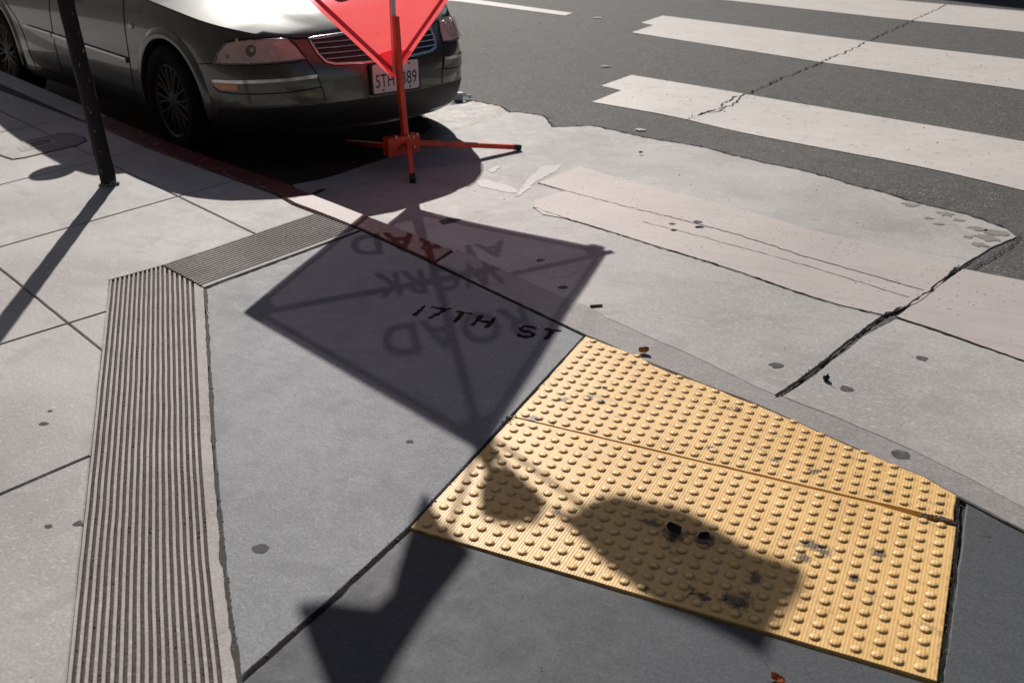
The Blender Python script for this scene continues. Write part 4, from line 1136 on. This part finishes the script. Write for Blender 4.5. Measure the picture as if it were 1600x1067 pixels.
# ------------------------------------------------------------------ litter
def base_at(px, py, z=.009, street=True):
    x, y = gp(px, py, street); return Vector((x, y, z+(H(x, y) if street else 0)))
# squashed clear bottle
def clear_plastic():
    m, t, b = M_('clear_plastic'); b.inputs['Base Color'].default_value = (.9, .95, .97, 1); b.inputs['Roughness'].default_value = .08
    b.inputs['Transmission Weight'].default_value = .75; b.inputs['IOR'].default_value = 1.35; return m
M_clear = clear_plastic()
bp_ = base_at(716, 159, .034)
bot = empty('plastic_bottle', bp_, (0, rad(90), rad(38))); tag(bot, 'small clear plastic bottle lying on the asphalt by the car nose', 'bottle')
bm = bmesh.new(); lathe_bm(bm, [(0, -.07), (.028, -.068), (.03, -.05), (.027, -.03), (.031, -.01), (.028, .015), (.031, .03), (.024, .05), (.012, .066), (.011, .078)], 20, .006); bobj('bottle_body', bm, M_clear, bot, True, 50)
bm = bmesh.new(); lathe_bm(bm, [(0, .093), (.0135, .092), (.0135, .077), (.011, .076)], 16); bobj('bottle_cap', bm, simple('white_cap', (.8, .8, .8), .4), bot, True, 40)
bm = bmesh.new(); lathe_bm(bm, [(.0315, -.03), (.0322, -.01), (.0322, .012), (.0315, .03)], 20, .004); bobj('bottle_label', bm, simple('pale_label', (.75, .78, .8), .5), bot, True, 40)
# cigarette end
p = base_at(931, 481, .0092, True); bt = empty('cigarette_end', p, (0, 0, rad(38)))
tag(bt, 'short brown cigarette end lying on the pale gutter concrete', 'cigarette end')
tube('paper', [(-.022, 0, 0), (.008, 0, 0)], .0042, simple('scorched_paper', (.16, .12, .09), .8), bt, 10)
tube('filter', [(.008, 0, 0), (.024, 0, 0)], .0043, simple('filter_tip', (.35, .22, .10), .8), bt, 10)
# crumpled leaf litter
def leaf(name, pos, size, col, label, cat, seed, curl=.5, rotz=0):
    bm = bmesh.new(); n_ = 10; grid = []
    for i in range(n_+1):
        u = i/n_; w_ = math.sin(math.pi*u)**.7*.38+.01; row = []
        for j in range(7):
            v = -1+2*j/6; x = (u-.5)*size; y = v*w_*size*(1+.25*nz(u*5, seed, v)); z = curl*size*(v*v*.35+.25*(u-.5)**2*4*.6)+size*.05*(nz(u*4+seed, v*2, seed))
            row.append(bm.verts.new((x, y, z)))
        grid.append(row)
    for i in range(n_):
        for j in range(6): bm.faces.new((grid[i][j], grid[i+1][j], grid[i+1][j+1], grid[i][j+1]))
    bmesh.ops.solidify(bm, geom=bm.faces[:], thickness=.0006)
    o = bobj(name, bm, simple(name+'_%d' % seed, col, .7, var=.4, vs=120), None, True); o.location = pos; o.rotation_euler = (rad(8), rad(-6), rotz); return tag(o, label, cat)
leaf('dry_leaf', base_at(1006, 553, .006, False), .034, (.36, .20, .08), 'small crumpled tan leaf on the dirty band above the yellow panel', 'leaf', 1, 1.1, .4)
leaf('dry_leaf', base_at(1213, 1064, .002, False), .032, (.48, .17, .06), 'orange brown leaf at the bottom edge below the yellow panel', 'leaf', 2, .7, 2.9)
leaf('dark_leaf', base_at(1099, 845, .012, False), .034, (.012, .010, .010), 'blackened leaf scrap lying on the yellow panel, right one of two', 'leaf', 3, .3, 1.0)
leaf('dark_leaf', base_at(1052, 834, .012, False), .048, (.012, .010, .010), 'blackened curled scrap lying on the yellow panel, left one of two', 'leaf', 4, .3, 2.4)
# seed ball
p = base_at(1290, 596, .0145, False); sb = empty('seed_ball', p); tag(sb, 'round black seed ball with a stub of stalk on the gutter concrete', 'seed')
bm = bmesh.new(); bmesh.ops.create_icosphere(bm, subdivisions=3, radius=.0105)
for v in bm.verts: v.co *= 1+.12*nz(v.co.x*200, v.co.y*200, v.co.z*200)
bobj('seed', bm, simple('seed_black', (.01, .009, .008), .35), sb, True)
tube('stalk', [(0, 0, .008), (.004, -.004, .015), (.009, -.006, .018)], .0012, simple('stalk_brown', (.05, .03, .02), .8), sb, 6)
# paper scraps
def scrap(pos, pts, label, seed, mat):
    bm = bmesh.new(); c = bm.verts.new((0, 0, .006)); v = [bm.verts.new((x, y, .001+.006*abs(nz(x*90, y*90, seed)))) for x, y in pts]
    for i in range(len(v)): bm.faces.new((v[i], v[(i+1) % len(v)], c))
    bmesh.ops.solidify(bm, geom=bm.faces[:], thickness=.0005)
    o = bobj('paper_scrap', bm, mat, None); o.location = pos; return tag(o, label, 'paper')
M_paper = simple('paper_white', (.72, .74, .74), .7)
scrap(base_at(1000, 204, .005), [(-.03, -.015), (.0, -.03), (.035, -.012), (.03, .02), (-.005, .025), (-.028, .012)], 'crumpled white paper scrap on the asphalt beside the gutter concrete', 1, M_paper)
scrap(base_at(932, 29, .005), [(-.05, -.02), (.0, -.03), (.06, -.01), (.04, .03), (-.02, .02)], 'white paper scrap far out on the asphalt near the lane line', 2, M_paper)
scrap(base_at(946, 105, .005), [(-.04, -.01), (.0, -.02), (.05, -.005), (.03, .02), (-.02, .015)], 'thin pale scrap on the asphalt left of the crosswalk stripes', 3, M_paper)
p = base_at(1001, 243, .014); o = leaf('dark_pebble', p, .022, (.02, .018, .016), 'tiny dark clod on the pale gutter concrete near the stand', 'clod', 6, .9, .3)
# grit caught in the joints and grooves
bm = bmesh.new(); rnd = random.Random(3)
def chip(x, y, z, r):
    m = Matrix.Translation((x, y, z)) @ Matrix.Rotation(rnd.random()*6, 4, 'Z') @ Matrix.Rotation(rnd.random()*3, 4, 'X') @ Matrix.Diagonal((r*rnd.uniform(.7, 1.8), r, r*rnd.uniform(.4, .9), 1))
    bmesh.ops.create_icosphere(bm, subdivisions=1, radius=1, matrix=m)
for _ in range(1100):
    t, s = rnd.random(), rnd.random(); x, y = PV(t, s); chip(x, y, -.003+.003*rnd.random(), rnd.uniform(.0010, .0026))
for _ in range(240):
    s = rnd.random(); x, y = rightline(s); chip(x+rnd.gauss(.005, .004), y+rnd.gauss(.002, .004), .001, rnd.uniform(.0008, .0024))
def along(pts, n_, sp, z, r0, r1, street=False):
    P_ = resample(G(pts, street), .01, False)
    for _ in range(n_):
        x, y = rnd.choice(P_); x += rnd.gauss(0, sp); y += rnd.gauss(0, sp); chip(x, y, z+(H(x, y) if street else 0), rnd.uniform(r0, r1))
along([(1212, 621), (1310, 548), (1388, 489)], 90, .004, .006, .001, .002)
along([(1497, 790), (1491, 900), (1468, 1065)], 90, .003, .002, .0008, .0018)
along([(1440, 805), (1489, 818)], 60, .004, .006, .001, .004)
along([(915, 527), (800, 650), (640, 825), (400, 1040)], 120, .005, .003, .001, .0025)
along([(800, 653), (790, 660)], 12, .006, .006, .002, .005)
along(asph_edge, 420, .03, .004, .001, .003, True)
gt = bobj('grit', bm, M_chip, None); gt['kind'] = 'stuff'; tag(gt, 'brown grit and crumbs gathered in the grooves and open joints')
bm = bmesh.new()
for _ in range(260):
    x = rnd.uniform(-3, 2.6); y = rnd.uniform(1.2, 8); z = H(x, y)
    if (x+.05)*.383+(y-1.2)*.924 > .3: chip(x, y, z+.006, rnd.uniform(.0010, .0028)*(1+.12*y))
g2 = bobj('crumbs', bm, simple('pale_crumb', (.6, .57, .52), .7), None); g2['kind'] = 'stuff'; tag(g2, 'pale crumbs and chips scattered over the roadway')
bm = bmesh.new()
for _ in range(120):
    x = rnd.uniform(-1.6, 1.8); y = rnd.uniform(-.8, 2.6); chip(x, y, .009 if (x+.05)*.383+(y-1.2)*.924 > .1 else .0035+(.004 if 0 < x < 1.17 and 0 < y < .6 else 0), rnd.uniform(.0006, .0018))
g3 = bobj('dark_crumbs', bm, M_rubber, None); g3['kind'] = 'stuff'; tag(g3, 'tiny dark crumbs scattered on the concrete')

# ------------------------------------------------------------------ corner building added behind the camera (seen only in reflections) to block sky light
M_wall = simple('dark_brick', (.055, .04, .034), .9, var=.3, vs=6)
def F_(t, lat, z): return Vector((-.05+.924*t+.383*lat, 1.2-.383*t+.924*lat, z))   # t along the kerb, lat towards the street
bl = empty('corner_building', F_(-8, -9, 0)); tag(bl, 'unseen tall dark brick building added behind the camera to block sky light', 'building')
def prism(name, t0, t1, l0, l1, z0, z1, mat, parent, o=None):
    vs = [F_(t, l, z) for z in (z0, z1) for t, l in ((t0, l0), (t1, l0), (t1, l1), (t0, l1))]
    return mobj(name, vs, [(3, 2, 1, 0), (4, 5, 6, 7), (0, 1, 5, 4), (1, 2, 6, 5), (2, 3, 7, 6), (3, 0, 4, 7)], mat, parent, False, parent.location)
LW = -4.6
prism('wall', -26, 6, -22, LW, 0, 26, M_wall, bl); prism('cornice', -26.2, 5.2, -22.2, LW+.45, 26, 26.5, M_wall, bl)
M_shop = simple('shop_glass', (.01, .012, .014), .08)
for k in range(8):
    t0 = -25+k*3.75
    fr = prism('window_frame', t0, t0+2.6, LW, LW+.05, .5, 3.0, M_black_pl, bl); prism('pane', t0+.08, t0+2.52, LW+.051, LW+.06, .58, 2.92, M_shop, fr, None) if False else None
    for z in (4.6, 7.8, 11, 14.2, 17.4, 20.6):
        prism('window', t0+.6, t0+1.8, LW, LW+.04, z, z+1.8, M_shop, bl)

# unseen buildings added across the street to cut sky light: their shaded fronts face the camera, as the low sun stands behind them
def block(t0, t1, l0, hgt, label):
    o = empty('street_building', F_(t0, l0, 0)); tag(o, label, 'building')
    prism('wall', t0, t1, l0, l0+12, -.3, hgt, M_wall2, o); prism('cornice', t0-.1, t1+.1, l0-.35, l0+12.1, hgt, hgt+.45, M_wall2, o)
    n_ = int((t1-t0)/2.6)
    for k in range(n_):
        for z in (1.0, 4.2, 7.2):
            if z+1.8 < hgt: prism('window', t0+.7+k*2.6, t0+1.9+k*2.6, l0-.04, l0, z, z+1.8, M_shop, o)
M_wall2 = simple('grey_stucco', (.12, .10, .09), .9, var=.2, vs=3)
block(-34, -18, 17, 8.4, 'unseen sky blocking stuccoed building added across the street at the far left')
block(-17.4, -4, 17, 7.75, 'unseen sky blocking stuccoed building added across the street behind the parked car')
block(-3.4, 9, 18, 8.6, 'unseen sky blocking stuccoed building added across the street behind the crosswalk')
block(9.6, 30, 18, 8.8, 'unseen sky blocking long stuccoed building added across the street at the far right')

block(24, 38, -22, 13, 'unseen sky blocking tall stuccoed building added beyond the right hand end of the crosswalk')
